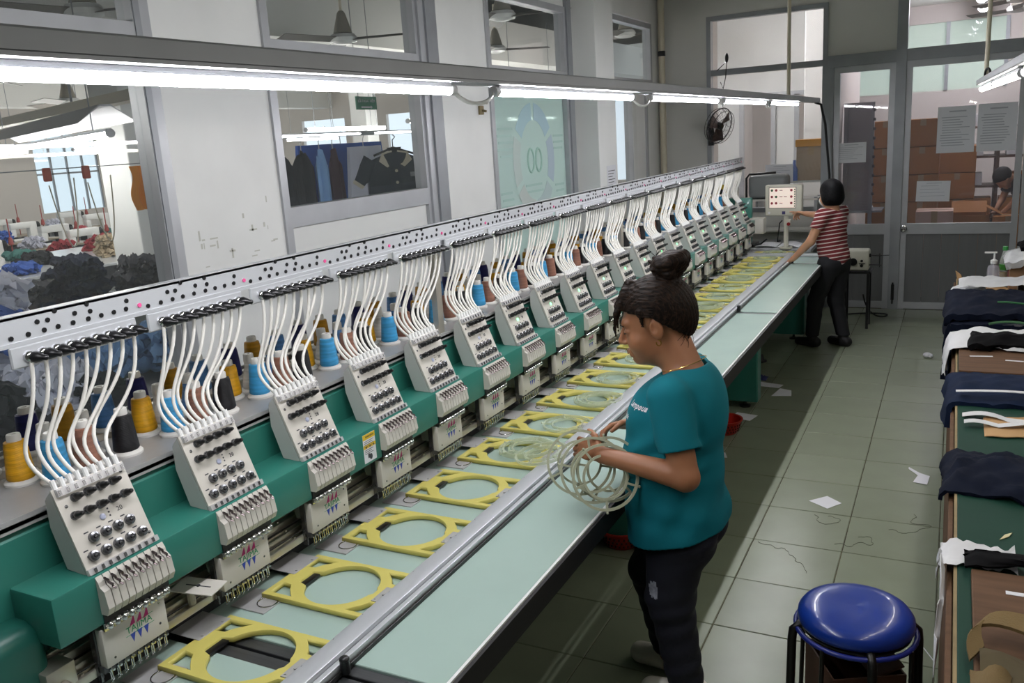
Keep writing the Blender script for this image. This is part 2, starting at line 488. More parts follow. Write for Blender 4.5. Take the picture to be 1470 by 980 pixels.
def door(n, x0, x1, label, knob=None):
    z1 = 2.385
    mb = MB(); mb.bb(x0, x0 + .055, B0 - .01, B0 + .04, .0, z1 + .06); mb.bb(x1 - .055, x1, B0 - .01, B0 + .04, 0, z1 + .06)
    mb.bb(x0 + .055, x1 - .055, B0 - .01, B0 + .04, z1, z1 + .06); mb.bb(x0 + .055, x1 - .055, B0 - .012, B0 + .042, .77, .875); mb.bb(x0 + .055, x1 - .055, B0 - .01, B0 + .04, 0.005, .075)
    d = struct(mb.build('door_%d' % n, M['alu']), label)
    MB().bb(x0 + .055, x1 - .055, B0 + .012, B0 + .018, .875, z1).build('pane', M['doorpane'], d)
    xs = x0 + .055; k = 0
    while xs < x1 - .056:
        xe = min(xs + .16, x1 - .055)
        MB().bb(xs + .001, xe - .001, B0 + .006 + .002 * (k % 2), B0 + .025, .075, .77).build('panel', M['doorpanel'], d); xs = xe; k += 1
    if knob:
        MB().lathe([(.036, 0), (.034, .008), (.014, .012), (.014, .03), (.028, .036), (.03, .05), (.022, .062), (0, .064)], (knob, B0 - .012, .826), (0, -1, 0), 18).build('door_knob', M['chrome'], d, 50)
    return d
door(1, -1.12, -0.555, 'narrow aluminium glazed door leaf beside the red striped person')
door(2, -0.46, 0.56, 'wide aluminium glazed door leaf with a round knob', -0.432)
d1 = door(3, 0.57, 1.20, 'glazed door leaf at the right edge behind the bench')
mb = MB()
mb.bb(-1.188, -.5555, B0 - .03, B1 + .003, 2.446, 2.558); mb.bb(-.4595, 1.1995, B0 - .03, B1 + .003, 2.446, 2.558); mb.bb(-0.555, -0.46, B0 - .034, B1 + .004, 0, 3.349); mb.bb(1.2, 1.25, B0 - .034, B1 + .004, 0, 3.349); mb.bb(-.4595, 1.1995, B0 - .03, B1 + .003, 3.3, 3.348)
trm = struct(mb.build('trim_2', M['aludark']), 'aluminium door frame with transom bar')
MB().bb(-0.46, 1.2, B0 + .02, B0 + .026, 2.56, 3.3).build('pane', M['doorpane'], trm)
MB().cyl((-.51, B0 - .045, .28), (-.51, B0 - .045, .06), .008).bb(-.525, -.495, B0 - .045, B0 - .03, .1, .26).build('floor_bolt', M['black'], trm)
# sheets of paper taped to the glass
def sheet(x0, x1, z0, z1, label, lines, title=None, tilt=0.0, y=None):
    y = B0 - 0.016 if y is None else y
    o = MB().box(((x0 + x1) / 2, y, (z0 + z1) / 2), (x1 - x0, .0012, z1 - z0), (0, tilt, 0)).build('paper_notice', M['paper'])
    tag(o, label, 'notice')
    mb = MB(); rn = random.Random(int(abs(x0) * 997))
    for q in range(lines):
        zz = z1 - (z1 - z0) * (0.24 + 0.66 * q / max(lines, 1)); a = x0 + (x1 - x0) * rn.uniform(.08, .16); b = x0 + (x1 - x0) * rn.uniform(.55, .92)
        mb.bb(a, b, y - .0012, y - .0007, zz, zz + (z1 - z0) * .018)
    mb.bb(x0 + (x1 - x0) * .3, x1 - (x1 - x0) * .25, y - .0012, y - .0007, z1 - (z1 - z0) * .12, z1 - (z1 - z0) * .09)
    mb.build('print', mat('faint_print', 'adb0b8', .7), o)
    return o
sheet(-1.80, -1.515, 1.325, 1.515, 'printed sheet taped to the glass above the control panel', 6, y=B0 + .017)
sheet(-1.10, -.805, 1.50, 1.70, 'chart sheet taped to the narrow door leaf', 7, y=B0 + .009)
sheet(-.17, .155, 1.555, 1.99, 'left one of two tall sheets taped high on the wide door', 12, y=B0 + .009)
sheet(.175, .50, 1.555, 1.995, 'right one of two tall sheets taped high on the wide door', 12, y=B0 + .009)
sheet(-.33, -.03, 1.09, 1.29, 'blue white notice taped low on the wide door', 4, tilt=.02, y=B0 + .009)

# ================================================================ EMBROIDERY MACHINE
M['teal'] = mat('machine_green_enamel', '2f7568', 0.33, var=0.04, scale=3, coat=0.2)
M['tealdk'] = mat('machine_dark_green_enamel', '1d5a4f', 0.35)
M['bed'] = mat('pale_green_table_laminate', 'a0b6ad', 0.24, var=0.03, scale=4)
M['off'] = mat('ivory_head_enamel', 'c6c2b9', 0.38, var=0.02, scale=9)
M['offside'] = mat('light_grey_head_side', 'b9bbb6', 0.42)
M['disc'] = mat('dark_chrome', '77787c', 0.22, 0.9)
M['discface'] = mat('ribbed_disc_face', '55565a', 0.35, 0.7)
M['clear'] = mat('clear_plastic', 'd8d8d8', 0.15, trans=0.0, alpha=0.55)
M['tubew'] = mat('white_thread_tube', 'e3e1da', 0.35)
M['yellow'] = mat('yellow_frame_board', 'c4ba62', 0.5, var=0.04, scale=10)
M['railw'] = mat('white_anodised_rail', 'c9ccd0', 0.32, 0.45)
M['extr'] = mat('champagne_aluminium', 'c4beb2', 0.28, 0.75, var=0.05, scale=8)
M['plate'] = mat('bright_steel_plate', 'b3b3b2', .42, .35, var=.05, scale=12)
M['darksteel'] = mat('dark_steel_plate', '5d5f61', 0.36, 0.7, var=0.12, scale=5, stretch=(2, 20, 1))
M['ledoff'] = mat('unlit_indicator', 'b9bfd6', 0.3)
M['ledon'] = mat('lit_green_indicator', '9dffb8', 0.3, emit='7dffa0', estr=2.2)
M['magenta'] = mat('magenta_print', 'b0246f', 0.5)
M['blueprint'] = mat('blue_print', '2b3f9c', 0.5)
M['greenprint'] = mat('green_print', '1f8a5a', 0.5)

MX, MY = -1.6, 4.6
mach = thing('embroidery_machine', 'long green multi-head embroidery machine with twenty ivory sewing heads', 'sewing machine', (MX, MY, 0))
def mp(mb, name, m, smooth=None, parent=None):
    o = mb.build(name, m, parent or mach, smooth)
    if parent is None: o.location = (-MX, -MY, 0)
    return o
Y0, PITCH, NH = 1.10, 0.36, 20
YE = Y0 + PITCH * NH + 0.02
# beams
mp(MB().prism([(-1.80, .3, 1.06), (-1.805, .3, 1.165), (-1.815, .3, 1.18), (-2.2, .3, 1.18), (-2.2, .3, .84), (-1.80, .3, .84)], (0, YE - .3, 0)), 'back_beam', M['teal'])
mp(MB().bev(-1.83, -1.66, 0.995, YE, .945, 1.065, .006), 'head_ledge', M['teal'], 40)
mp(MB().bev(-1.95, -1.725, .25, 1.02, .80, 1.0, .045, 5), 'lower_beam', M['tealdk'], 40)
# aluminium guide rails under the ledge
for x0, x1, z in ((-1.815, -1.785, .880), (-1.780, -1.757, .872), (-1.752, -1.728, .850), (-1.722, -1.698, .832)):
    mb = MB().bev(x0, x1, .55, YE, z - .022, z, .003, 2)
    y = .7
    while y < YE:
        mb.cyl(((x0 + x1) / 2, y, z), ((x0 + x1) / 2, y, z + .004), .005, n=8); y += .36
    mp(mb, 'guide_rail', M['extr'], 30)
mp(MB().bev(-1.76, -1.70, .975, 1.045, .80, .885, .003).cyl((-1.70, 1.01, .84), (-1.45, 1.01, .80), .013, n=14).cyl((-1.76, 1.01, .85), (-1.88, 1.01, .86), .012, n=14), 'drive_shaft', M['extr'], 40)
mp(MB().bb(-1.82, -1.75, .55, YE, .752, .85), 'rail_block', M['black'])
mp(MB().bev(-1.99, -1.70, .60, .96, .752, .80, .003), 'end_bracket', M['extr'])
# table: bed panels, steel cross bars and front extension panels
def bed(x0, x1, y0, y1): mp(MB().bev(x0, x1, y0, y1, .715, .75, .002, 1), 'bed_panel', M['bed'])
for (a, b) in ((.4, 1.335), (1.425, 3.495), (3.497, 5.55), (5.61, 7.655), (7.715, 8.32)):
    bed(-1.93, -1.302, a, b)
    bed(-1.232, -.980, a if a > .5 else 1.0, b)
for (a, b) in ((1.337, 1.378), (1.388, 1.423), (5.552, 5.578), (5.582, 5.608), (7.657, 7.683), (7.687, 7.713)):
    mp(MB().bev(-1.62, -.980, a, b, .71, .745, .0015, 1), 'cross_bar', M['darksteel'])
mp(MB().bb(-1.9, -1.0, 1.30, 1.46, .62, .70), 'cross_tray', M['black'])
for y in (1.383, 5.58, 7.685):
    mp(MB().cyl((-1.222, y, .755), (-1.222, y, .79), .012, n=12).ell((-1.222, y, .79), (.013, .013, .008)), 'clamp_screw', M['black'], 40)
# front sash rail
mb = MB().bev(-1.305, -1.252, .5, 8.02, .75, .787, .003).bev(-1.250, -1.234, .5, 8.02, .75, .776, .002)
mb.bev(-1.325, -1.300, .5, 8.02, .75, .772, .002)
mp(mb, 'sash_rail', M['railw'], 40)
mb = MB(); y = .62
while y < 8.0:
    mb.cyl((-1.312, y, .772), (-1.312, y, .7755), .0055, n=8); y += .12
mp(mb, 'rail_screws', M['disc'], 40)
mp(MB().bev(-1.232, -1.226, .5, 8.02, .75, .762, .001), 'rail_seal', M['black'])
mp(MB().bb(-.980, -.972, 1.0, 8.32, .722, .7515), 'edge_strip', M['white'])
mp(MB().bb(-.972, -.962, 1.0, 8.32, .70, .745), 'edge_guard', M['rubber'])
mp(MB().bb(-1.02, -.972, 1.0, 8.32, .66, .715), 'apron', M['rubber'])
mp(MB().bev(-1.93, -1.0, 8.05, 8.13, .752, .775, .003), 'end_rail', M['railw'])
# underframe
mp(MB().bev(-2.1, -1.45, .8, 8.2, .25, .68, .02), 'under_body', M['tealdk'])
for y in (1.25, 3.6, 5.9, 8.0):
    mp(MB().bev(-2.05, -1.15, y - .06, y + .06, .05, .62, .01), 'stand_leg', M['teal'])
    mp(MB().bb(-1.18, -1.0, y - .02, y + .02, .62, .70), 'table_bracket', M['darksteel'])
    for x in (-1.95, -1.25):
        mp(MB().lathe([(.04, 0), (.04, .012), (.012, .02), (.012, .06)], (x, y, 0)), 'levelling_foot', M['black'], 40)
# thread stand tray
mp(MB().bb(-2.26, -1.80, .55, YE, 1.19, 1.2).bb(-1.806, -1.80, .55, YE, 1.183, 1.212).bb(-2.26, -2.254, .55, YE, 1.185, 1.22), 'cone_tray', M['plate'])
mp(MB().bb(-2.21, -1.83, .55, YE, 1.178, 1.192), 'tray_gap_strip', M['black'])
for x in (-2.20, -2.11):
    mp(MB().bev(x - .012, x + .012, .55, YE, 1.2, 1.222, .002, 1), 'tray_rail', M['extr'])
# thread rail with its row of holes
RX = -1.785
mp(MB().bb(RX - .012, RX, .45, YE, 1.592, 1.648).bb(RX - .03, RX, .45, YE, 1.642, 1.650).bb(RX - .03, RX + .004, .45, YE, 1.584, 1.593), 'thread_rail', M['railw'])
for y in (.7, 2.86, 5.02, 7.18, 8.26):
    mp(MB().bb(RX - .05, RX - .025, y - .02, y + .02, 1.2, 1.60), 'rail_post', M['extr'])

def head_unit():
    """one sewing head with its parts, local y runs from 0 to 0.19 along the machine"""
    side = [(-1.757, 0, 1.257), (-1.783, 0, 1.232), (-1.783, 0, 1.165), (-1.75, 0, 1.066), (-1.68, 0, 1.06)]
    hd = MB().prism(side, (0, .185, 0)).build('sewing_head', M['offside'], mach)
    bm = bmesh.new(); bm.from_mesh(hd.data); bmesh.ops.bevel(bm, geom=bm.edges[:], offset=.003, segments=2, affect='EDGES'); bm.to_mesh(hd.data); bm.free()
    u = Vector((-.368, 0, .930)); n = Vector((.930, 0, .368)); p0 = Vector((-1.679, 0, 1.06)); S = .212
    def PP(a, b, h=0.0): return p0 + u * ((1 - b) * S) + Vector((0, a * .185, 0)) + n * h
    R3 = Matrix((n, Vector((0, 1, 0)), u)).transposed()
    def sub(mb, name, m, sm=None): return mb.build(name, m, hd, sm)
    sub(MB().box(PP(.5, .5, .003), (.006, .187, S), R3), 'front_panel', M['off'])
    # top thread guide with nine tube sockets
    mb = MB().box(PP(.5, .055, .010), (.012, .175, .018), R3); sub(mb, 'guide_cover', M['clear'])
    mb = MB()
    for i in range(9): mb.box(PP(.06 + .11 * i, .06, .012), (.010, .007, .012), R3)
    sub(mb, 'guide_clips', M['disc'])
    mb = MB()
    for i in range(9):
        q = PP(.06 + .11 * i, .0, .004); mb.cyl(q - u * .012, q + u * .02, .0062, n=8)
    sub(mb, 'tube_sockets', M['white'], 40)
    # tension knobs
    kb = MB().lathe([(.0105, 0), (.0105, .003), (.008, .006), (.0085, .010)], (0, 0, 0), n, 12)
    kme = kb.mesh('tension_collar', M['disc'], 40)
    kn = MB().lathe([(.0075, .008), (.0095, .012), (.0085, .019), (.0055, .026), (.0058, .031), (.004, .035), (0, .036)], (0, 0, 0), n, 10)
    nme = kn.mesh('tension_knob', M['black'], 50)
    for a, b in [(.23 + .18 * i, .165) for i in range(4)] + [(.14 + .1765 * i, .345) for i in range(5)]:
        c = put('tension_knob', kme, hd, PP(a, b, .006)); put('knob_cap', nme, hd, PP(a, b, .006))
    dm = MB().lathe([(.0125, 0), (.0125, .006), (.0118, .009), (.0075, .011), (.0072, .009), (.004, .009), (.0035, .014), (0, .015)], (0, 0, 0), n, 14)
    dm.m = [1 if i >= 14 * 3 and i < 14 * 5 else 0 for i in range(len(dm.f))]
    dme = dm.mesh('tension_disc', [M['disc'], M['discface']], 40)
    for a, b in [(.24 + .175 * i, .635) for i in range(4)] + [(.145 + .178 * i, .815) for i in range(5)]:
        put('tension_disc', dme, hd, PP(a, b, .006))
    led = MB().lathe([(.0075, 0), (.0075, .002), (.005, .0035), (0, .004)], PP(.459, .48, .006), n, 12)
    led = sub(led, 'indicator_lamp', M['ledoff'], 60)
    mb = MB()
    for a, b in [(.24 + .175 * i, .56) for i in range(4)] + [(.145 + .178 * i, .735) for i in range(5)]: mb.box(PP(a - .06, b, .0062), (.0004, .012, .003), R3)
    for b in (.42, .46, .5): mb.box(PP(.56, b, .0062), (.0004, .004, .004), R3)
    sub(mb, 'panel_marks', M['ink'])
    mb = MB()
    for a, b in ((.09, .22), (.93, .1), (.09, .8), (.95, .86)): mb.lathe([(.004, 0), (.004, .0015), (0, .002)], PP(a, b, .006), n, 8)
    sub(mb, 'panel_screws', M['disc'], 40)
    # lower guide bar
    mb = MB().box(PP(.5, .955, .009), (.012, .19, .014), R3); sub(mb, 'lower_guide', M['clear'])
    mb = MB()
    for i in range(9): mb.box(PP(.07 + .107 * i, .955, .012), (.012, .006, .010), R3)
    sub(mb, 'lower_clips', M['disc'])
    # take-up cover: comb of ivory fins
    prof = [(-1.690, 1.058), (-1.660, 1.062), (-1.652, 1.050), (-1.650, 1.040), (-1.637, 1.031), (-1.631, .990), (-1.640, .972), (-1.690, .972)]
    mb = MB()
    for i in range(10):
        a = .002 + i * .0189; w = .0163
        mb.prism([(x, a, z) for x, z in prof], (0, w, 0))
    cv = sub(mb, 'take_up_cover', M['off'])
    sub(MB().bb(-1.689, -1.652, .004, .186, .974, 1.05), 'cover_core', M['black'])
    lv = MB().tube([(-1.652, 0, 1.056), (-1.640, 0, 1.052), (-1.641, .002, 1.046), (-1.632, .004, 1.042), (-1.634, .005, 1.036), (-1.626, .007, 1.032)], [.0028, .0035, .0028, .0035, .0028, .002], 6)
    lme = lv.mesh('take_up_lever', mat('bronze_chrome', '6b5f60', .25, .9), 60)
    for i in range(9): put('take_up_lever', lme, hd, (0, .0185 + i * .0189, 0))
    # dark slot and chrome thread guide rail
    sub(MB().bb(-1.70, -1.655, .004, .184, .950, .973), 'dark_slot', M['black'])
    mb = MB().cyl((-1.652, -.002, .944), (-1.652, .178, .944), .006, n=10).bb(-1.668, -1.652, -.004, .18, .932, .950)
    for i in range(9):
        y = .010 + i * .0192
        mb.ell((-1.650, y, .943), (.010, .0075, .010), 8, 6)
    sub(mb, 'thread_guide_rail', M['chrome'], 50)
    # needle case plate with print
    nc = sub(MB().bev(-1.684, -1.660, -.008, .168, .838, .934, .003), 'needle_case', M['off'], 30)
    mb = MB()
    for i in range(3):
        y = .072 + i * .019; mb.prism([(-1.6599, y - .008, .906), (-1.6599, y + .007, .908), (-1.6599, y + .006, .930)], (.0006, 0, 0))
    sub(mb, 'emblem_top', M['magenta'])
    mb = MB()
    for i in range(3):
        y = .070 + i * .019; mb.prism([(-1.6599, y - .008, .886), (-1.6599, y - .001, .864), (-1.6599, y + .006, .887)], (.0006, 0, 0))
    sub(mb, 'emblem_bottom', M['blueprint'])
    mb = MB(); place_text(mb, 'TAJIMA', .0225, (-1.6598, .089, .897), (0, 1, 0), (0, 0, 1), depth=.0004, sx=1.0)
    sub(mb, 'brand_lettering', M['greenprint'])
    mb = MB().bb(-1.6599, -1.6593, .05, .13, .8845, .8855).bb(-1.6599, -1.6593, .10, .13, .9085, .9095); sub(mb, 'emblem_rule', M['greenprint'])
    mb = MB()
    for y, z in ((.015, .856), (.145, .868), (.15, .92)): mb.cyl((-1.660, y, z), (-1.659, y, z), .003, n=8)
    sub(mb, 'case_screws', M['disc'])
    # needle bars, clamps and presser feet
    nb = MB().cyl((-1.672, 0, .842), (-1.672, 0, .822), .0045, n=8).cyl((-1.668, 0, .833), (-1.655, 0, .832), .003, n=6).cyl((-1.672, 0, .822), (-1.672, 0, .800), .0016, n=6)
    nb.cyl((-1.666, 0, .838), (-1.664, 0, .806), .0018, n=6).cyl((-1.664, 0, .806), (-1.672, 0, .796), .0020, n=6).cyl((-1.672, -.004, .796), (-1.672, .004, .796), .002, n=6).box((-1.670, 0, .828), (.012, .009, .007))
    nme2 = nb.mesh('needle_bar', M['chrome'], 40)
    for i in range(9): put('needle_bar', nme2, hd, (0, .004 + i * .0192, 0))
    sub(MB().bb(-1.69, -1.668, -.012, .17, .826, .841), 'bar_housing', M['discface'])
    sub(MB().bb(-1.70, -1.684, -.012, -.006, .80, .95).cyl((-1.692, -.013, .845), (-1.692, -.002, .845), .007, n=8).cyl((-1.692, -.013, .81), (-1.692, -.002, .81), .005, n=8), 'side_bracket', M['disc'])
    sub(MB().bb(-1.76, -1.685, .03, .13, .86, .965), 'head_arm', M['offside'])
    return hd
proto = head_unit()
led_on_me = [c for c in proto.children if c.name.startswith('indicator_lamp')][0].data.copy()
led_on_me.materials.clear(); led_on_me.materials.append(M['ledon'])
heads = []
for k in range(NH):
    h = proto if k == 0 else copy_tree(proto, mach)
    h.location = (-MX, Y0 + PITCH * k - MY, 0)
    if k >= 6:
        for c in h.children:
            if c.name.startswith('indicator_lamp'): c.data = led_on_me
    heads.append(h)
    # head number
    u = Vector((-.368, 0, .930)); n = Vector((.930, 0, .368)); q = Vector((-1.679, 0, 1.06)) + u * (.212 * .53) + Vector((0, .132, 0)) + n * .0062
    mb = MB(); place_text(mb, str(20 - k), .016, q, (0, 1, 0), u, depth=.0003)
    mb.build('head_number', M['ink'], h)
# thread rail plates, knobs, plugs and the white tubes
plate_me = MB().bev(RX - .002, RX + .006, -.012, .315, 1.536, 1.584, .003, 1).mesh('knob_plate', M['railw'], 30)
kc = MB().lathe([(.0135, 0), (.0135, .006), (.010, .012), (.006, .014)], (0, 0, 0), (1, 0, .1), 12).mesh('rail_collar', M['chrome'], 40)
kk = MB().lathe([(.0125, .010), (.0135, .016), (.010, .026), (.0065, .034), (.0065, .040), (.004, .043), (0, .044)], (0, 0, 0), (.9, .42, -.12), 10).mesh('rail_knob', M['black'], 50)
dots = [(0.0, .2), (.04, .22), (.065, .62), (.078, .24), (.09, .60), (.112, .25), (.15, .26), (.158, .62), (.19, .27), (.192, .88), (.198, .56), (.225, .28), (.26, .29), (.295, .30), (.11, .90), (.30, .64)]
pm = MB()
for y, z in dots: pm.cyl((RX - .001, y, 1.592 + .056 * z), (RX + .0025, y, 1.592 + .056 * z), .0058, n=8)
plug_me = pm.mesh('rail_plugs', M['black'])
pink_me = MB().cyl((RX - .001, .335, 1.61), (RX + .003, .335, 1.61), .0055, n=8).mesh('pink_plug', mat('pink_plug', 'd8518c', .4))
rt = random.Random(11)
for k in range(NH):
    yk = Y0 + PITCH * k
    loc = (-MX, yk - MY, 0)
    pl = put('knob_plate', plate_me, mach, loc)
    put('rail_plugs', plug_me, mach, loc); put('pink_plug', pink_me, mach, loc)
    for i in range(9):
        y = .028 + .0335 * i
        put('rail_collar', kc, pl, (RX + .004, y, 1.558)); put('rail_knob', kk, pl, (RX + .006, y, 1.558))
        a = Vector((RX + .012, yk + y, 1.545)); hy = yk + .185 * (.06 + .11 * i)
        e = Vector((-1.759, hy, 1.268)); ud = Vector((-.368, 0, .930))
        sw = rt.uniform(-.012, .012)
        p1 = a + Vector((-.01, sw - .005, -.15 - rt.uniform(0, .05)))
        p2 = e + ud * (.10 + .03 * (i % 2)) + Vector((-.035, -.055 + .004 * i + sw, 0))
        mp(MB().tube(bez(a, p1, p2, e, 14), .0047, 7), 'thread_tube', M['tubew'], 80)
# yellow hoop frames with their steel plates
def frame_mesh():
    cu = bpy.data.curves.new('fr', 'CURVE'); cu.dimensions = '2D'; cu.fill_mode = 'BOTH'; cu.extrude = .006; cu.bevel_depth = .0012; cu.bevel_resolution = 0
    def spl(pts):
        s = cu.splines.new('POLY'); s.points.add(len(pts) - 1)
        for p, q in zip(s.points, pts): p.co = (q[0], q[1], 0, 1)
        s.use_cyclic_u = True
    L, Wd = .365, .24
    spl([(0, 0), (L, 0), (L, .085), (L - .012, .095), (L - .012, .15), (L, .16), (L, Wd), (0, Wd)])
    cx, cyy, r = .187, .12, .1075
    pts = []
    for i in range(64):
        a = 2 * math.pi * i / 64
        d = math.degrees(a)
        if 160 < d < 200:
            pts.append((.058, cyy + r * math.sin(a)))
        elif d < 7 or d > 353: pts.append((cx + r + .006, cyy + r * math.sin(a)))
        else: pts.append((cx + r * math.cos(a), cyy + r * math.sin(a)))
    spl(pts)
    base = [(.015, .225), (.094, .225), (.079, .212), (.060, .192), (.047, .172), (.015, .168)]
    spl(base); spl([(x, Wd - y) for x, y in base]); spl([(L - x + .0, y) for x, y in base]); spl([(L - x, Wd - y) for x, y in base])
    o = bpy.data.objects.new('fr', cu); COL.objects.link(o)
    dg = bpy.context.evaluated_depsgraph_get(); dg.update()
    me = bpy.data.meshes.new_from_object(o.evaluated_get(dg)); me.name = 'hoop_frame'
    bpy.data.objects.remove(o)
    me.materials.clear(); me.materials.append(M['yellow'])
    return me
fme = frame_mesh()
slot_me = MB().bb(.058, .080, .088, .152, -.004, .002).mesh('slot_shade', M['black'])  # black piece painting the darkness seen down through the frame slot
tab1 = MB().bev(-.15, .016, .115, .225, .0075, .009, .0005, 1).cyl((.008, .135, .009), (.008, .135, .012), .004, n=8).cyl((.008, .205, .009), (.008, .205, .012), .004, n=8).mesh('frame_plate', M['plate'])
tab2 = MB().bev(.318, .362, .075, .15, .0075, .0095, .0005, 1).cyl((.335, .11, .009), (.335, .11, .013), .0045, n=8).cyl((.325, .085, .009), (.325, .085, .011), .003, n=8).mesh('frame_clip', M['plate'])
npl = MB().bev(-.12, .0, .0, .10, .0, .004, .0008, 1).mesh('needle_plate', M['plate'])
ring_me = MB().tube([(-.03 + .028 * math.cos(t), .05 + .028 * math.sin(t), .0045) for t in [2 * math.pi * i / 24 for i in range(24)]], .0022, 6, closed=True).mesh('plate_ring', M['chrome'], 60)
for k in range(NH):
    y = 1.222 + PITCH * k
    f = put('hoop_frame', fme, mach, (-1.664 - MX, y - MY, .7595), (0, 0, rt.uniform(-.006, .006)))
    put('slot_shade', slot_me, f); put('frame_plate', tab1, f); put('frame_clip', tab2, f)
    q = put('needle_plate', npl, mach, (-1.60 - MX, Y0 + PITCH * k + .055 - MY, .75)); put('plate_ring', ring_me, q)
# slotted white cover plate lying loose on the rails between the first two heads
mp(MB().box((-1.677, 1.386, .888), (.12, .075, .003), (0, .05, .25)).box((-1.677, 1.386, .8902), (.07, .003, .0012), (0, .05, .25), 1).cyl((-1.677, 1.386, .889), (-1.677, 1.386, .892), .005, n=10, mi=1).cyl((-1.71, 1.386, .82), (-1.71, 1.386, .887), .010, n=10), 'cover_plate', [M['off'], M['ink']])
# warning label on the ledge front
mb = MB().bb(-1.660, -1.6592, 2.09, 2.155, .956, 1.052); wlb = mp(mb, 'warning_label', M['paper'])
mp(MB().bb(-1.6592, -1.6588, 2.09, 2.155, 1.034, 1.052).bb(-1.6592, -1.6588, 2.09, 2.155, 1.004, 1.016), 'label_bands', mat('warning_yellow', 'd9b62a', .5))
mb = MB()
for i in range(4): mb.bb(-1.6588, -1.6585, 2.095, 2.145 - .006 * (i % 2), 1.028 - .006 * i, 1.0295 - .006 * i)
for i in range(3): mb.bb(-1.6588, -1.6585, 2.095, 2.14 - .008 * (i % 2), .998 - .006 * i, .9998 - .006 * i)
mb.ell((-1.6588, 2.125, .972), (.0008, .008, .010)).bb(-1.6588, -1.6584, 2.11, 2.12, .970, .984)
for i in range(3): mb.prism([(-1.6588, 2.10 + .02 * i, 1.006), (-1.6588, 2.108 + .02 * i, 1.006), (-1.6588, 2.104 + .02 * i, 1.014)], (.0004, 0, 0))
place_text(mb, 'WARNING', .0095, (-1.6587, 2.126, 1.043), (0, 1, 0), (0, 0, 1), depth=.0003)
mp(mb, 'label_print', M['ink'])
# far end casing
mp(MB().bev(-2.2, -1.70, YE, YE + .06, .84, 1.27, .01), 'end_casing', M['teal'], 40)
mp(MB().bev(-1.72, -1.58, YE - .04, YE + .10, .93, 1.08, .01), 'colour_change_box', M['off'], 40)

# ================================================================ THREAD CONES
def thread_mat(name, col):
    m = mat(name, col, 0.4, spec=0.3)
    nt = m.node_tree; b = nt.nodes['Principled BSDF']
    tc = nt.nodes.new('ShaderNodeTexCoord'); w = nt.nodes.new('ShaderNodeTexWave'); w.bands_direction = 'Z'
    w.inputs['Scale'].default_value = 120; w.inputs['Distortion'].default_value = 1.5
    nt.links.new(tc.outputs['Object'], w.inputs['Vector'])
    bp = nt.nodes.new('ShaderNodeBump'); bp.inputs['Strength'].default_value = .35; bp.inputs['Distance'].default_value = .002
    nt.links.new(w.outputs['Fac'], bp.inputs['Height']); nt.links.new(bp.outputs[0], b.inputs['Normal'])
    n = nt.nodes.new('ShaderNodeTexNoise'); n.inputs['Scale'].default_value = 30
    mpn = nt.nodes.new('ShaderNodeMapping'); mpn.inputs['Scale'].default_value = (.3, .3, 3.0)
    nt.links.new(tc.outputs['Object'], mpn.inputs[0]); nt.links.new(mpn.outputs[0], n.inputs['Vector'])
    r = nt.nodes.new('ShaderNodeMapRange'); r.inputs[1].default_value = .35; r.inputs[2].default_value = .65; r.inputs[3].default_value = .8; r.inputs[4].default_value = 1.2
    nt.links.new(n.outputs['Fac'], r.inputs[0])
    vm = nt.nodes.new('ShaderNodeVectorMath'); vm.operation = 'SCALE'; vm.inputs[0].default_value = lin(col)
    nt.links.new(r.outputs[0], vm.inputs['Scale']); nt.links.new(vm.outputs[0], b.inputs['Base Color'])
    return m
TH = {'light blue': '3f9fd4', 'brown': '9a6b58', 'black': '17171a', 'golden yellow': 'dca21c', 'white': 'cfcfcb', 'navy blue': '20235e', 'steel blue': '4f81b8', 'ochre yellow': 'c08b1e'}
TH = {k: thread_mat(k.replace(' ', '_') + '_thread', v) for k, v in TH.items()}
M['spool'] = mat('white_spool_plastic', 'e2e0da', .35)
base_me = MB().lathe([(.0, .0), (.040, .0), (.041, .006), (.036, .011), (.030, .013)], n=20).mesh('cone_base', M['spool'], 40)
cap_me = MB().lathe([(.017, .100), (.0175, .104), (.0165, .124), (.015, .127), (.007, .127), (.006, .118)], n=16).mesh('cone_cap', M['spool'], 40)
th_me = {k: MB().lathe([(.030, .012), (.0335, .017), (.0325, .03), (.0265, .098), (.0245, .108), (.017, .110)], n=18).mesh('thread', m, 50) for k, m in TH.items()}
small_me = {k: MB().lathe([(.028, .012), (.030, .017), (.0290, .03), (.0190, .078), (.017, .082), (.015, .108)], n=18).mesh('thread', m, 50) for k, m in TH.items()}
layout = [('light blue', -1.945, .14, 0, 'front row'), ('brown', -1.94, .235, 0, 'front row'), ('black', -1.935, .335, 0, 'front row'), ('golden yellow', -2.025, .11, 0, 'middle row'),
          ('white', -2.03, .195, 1, 'middle row'), ('navy blue', -2.145, .215, 0, 'back row'), ('steel blue', -2.11, .42, 0, 'back row'), ('ochre yellow', -2.125, .315, 0, 'back row'), ('steel blue', -2.03, .30, 1, 'middle row')]
rc = random.Random(5)
def cone(col, x, y, small, label):
    t = thing('thread_cone', label, 'thread cone', (x + rc.uniform(-.006, .006), y + rc.uniform(-.008, .008), 1.223 if x < -2.09 else 1.2005), rc.uniform(0, 6), 'thread cones on the machine tray')
    put('cone_base', base_me, t); put('thread', (small_me if small else th_me)[col], t); put('cone_cap', cap_me, t)
for k in range(-1, NH):
    for col, x, dy, sm, row in layout:
        y = Y0 + PITCH * k + dy
        if y < 1.10: continue
        if y > YE - .03: continue
        cone(col, x, y, sm, '%s thread cone, tray %s, behind %s sewing head from camera' % (col, row, ORD[k]) if k >= 0 else '%s thread cone, tray %s, at the near end of the tray' % (col, row))

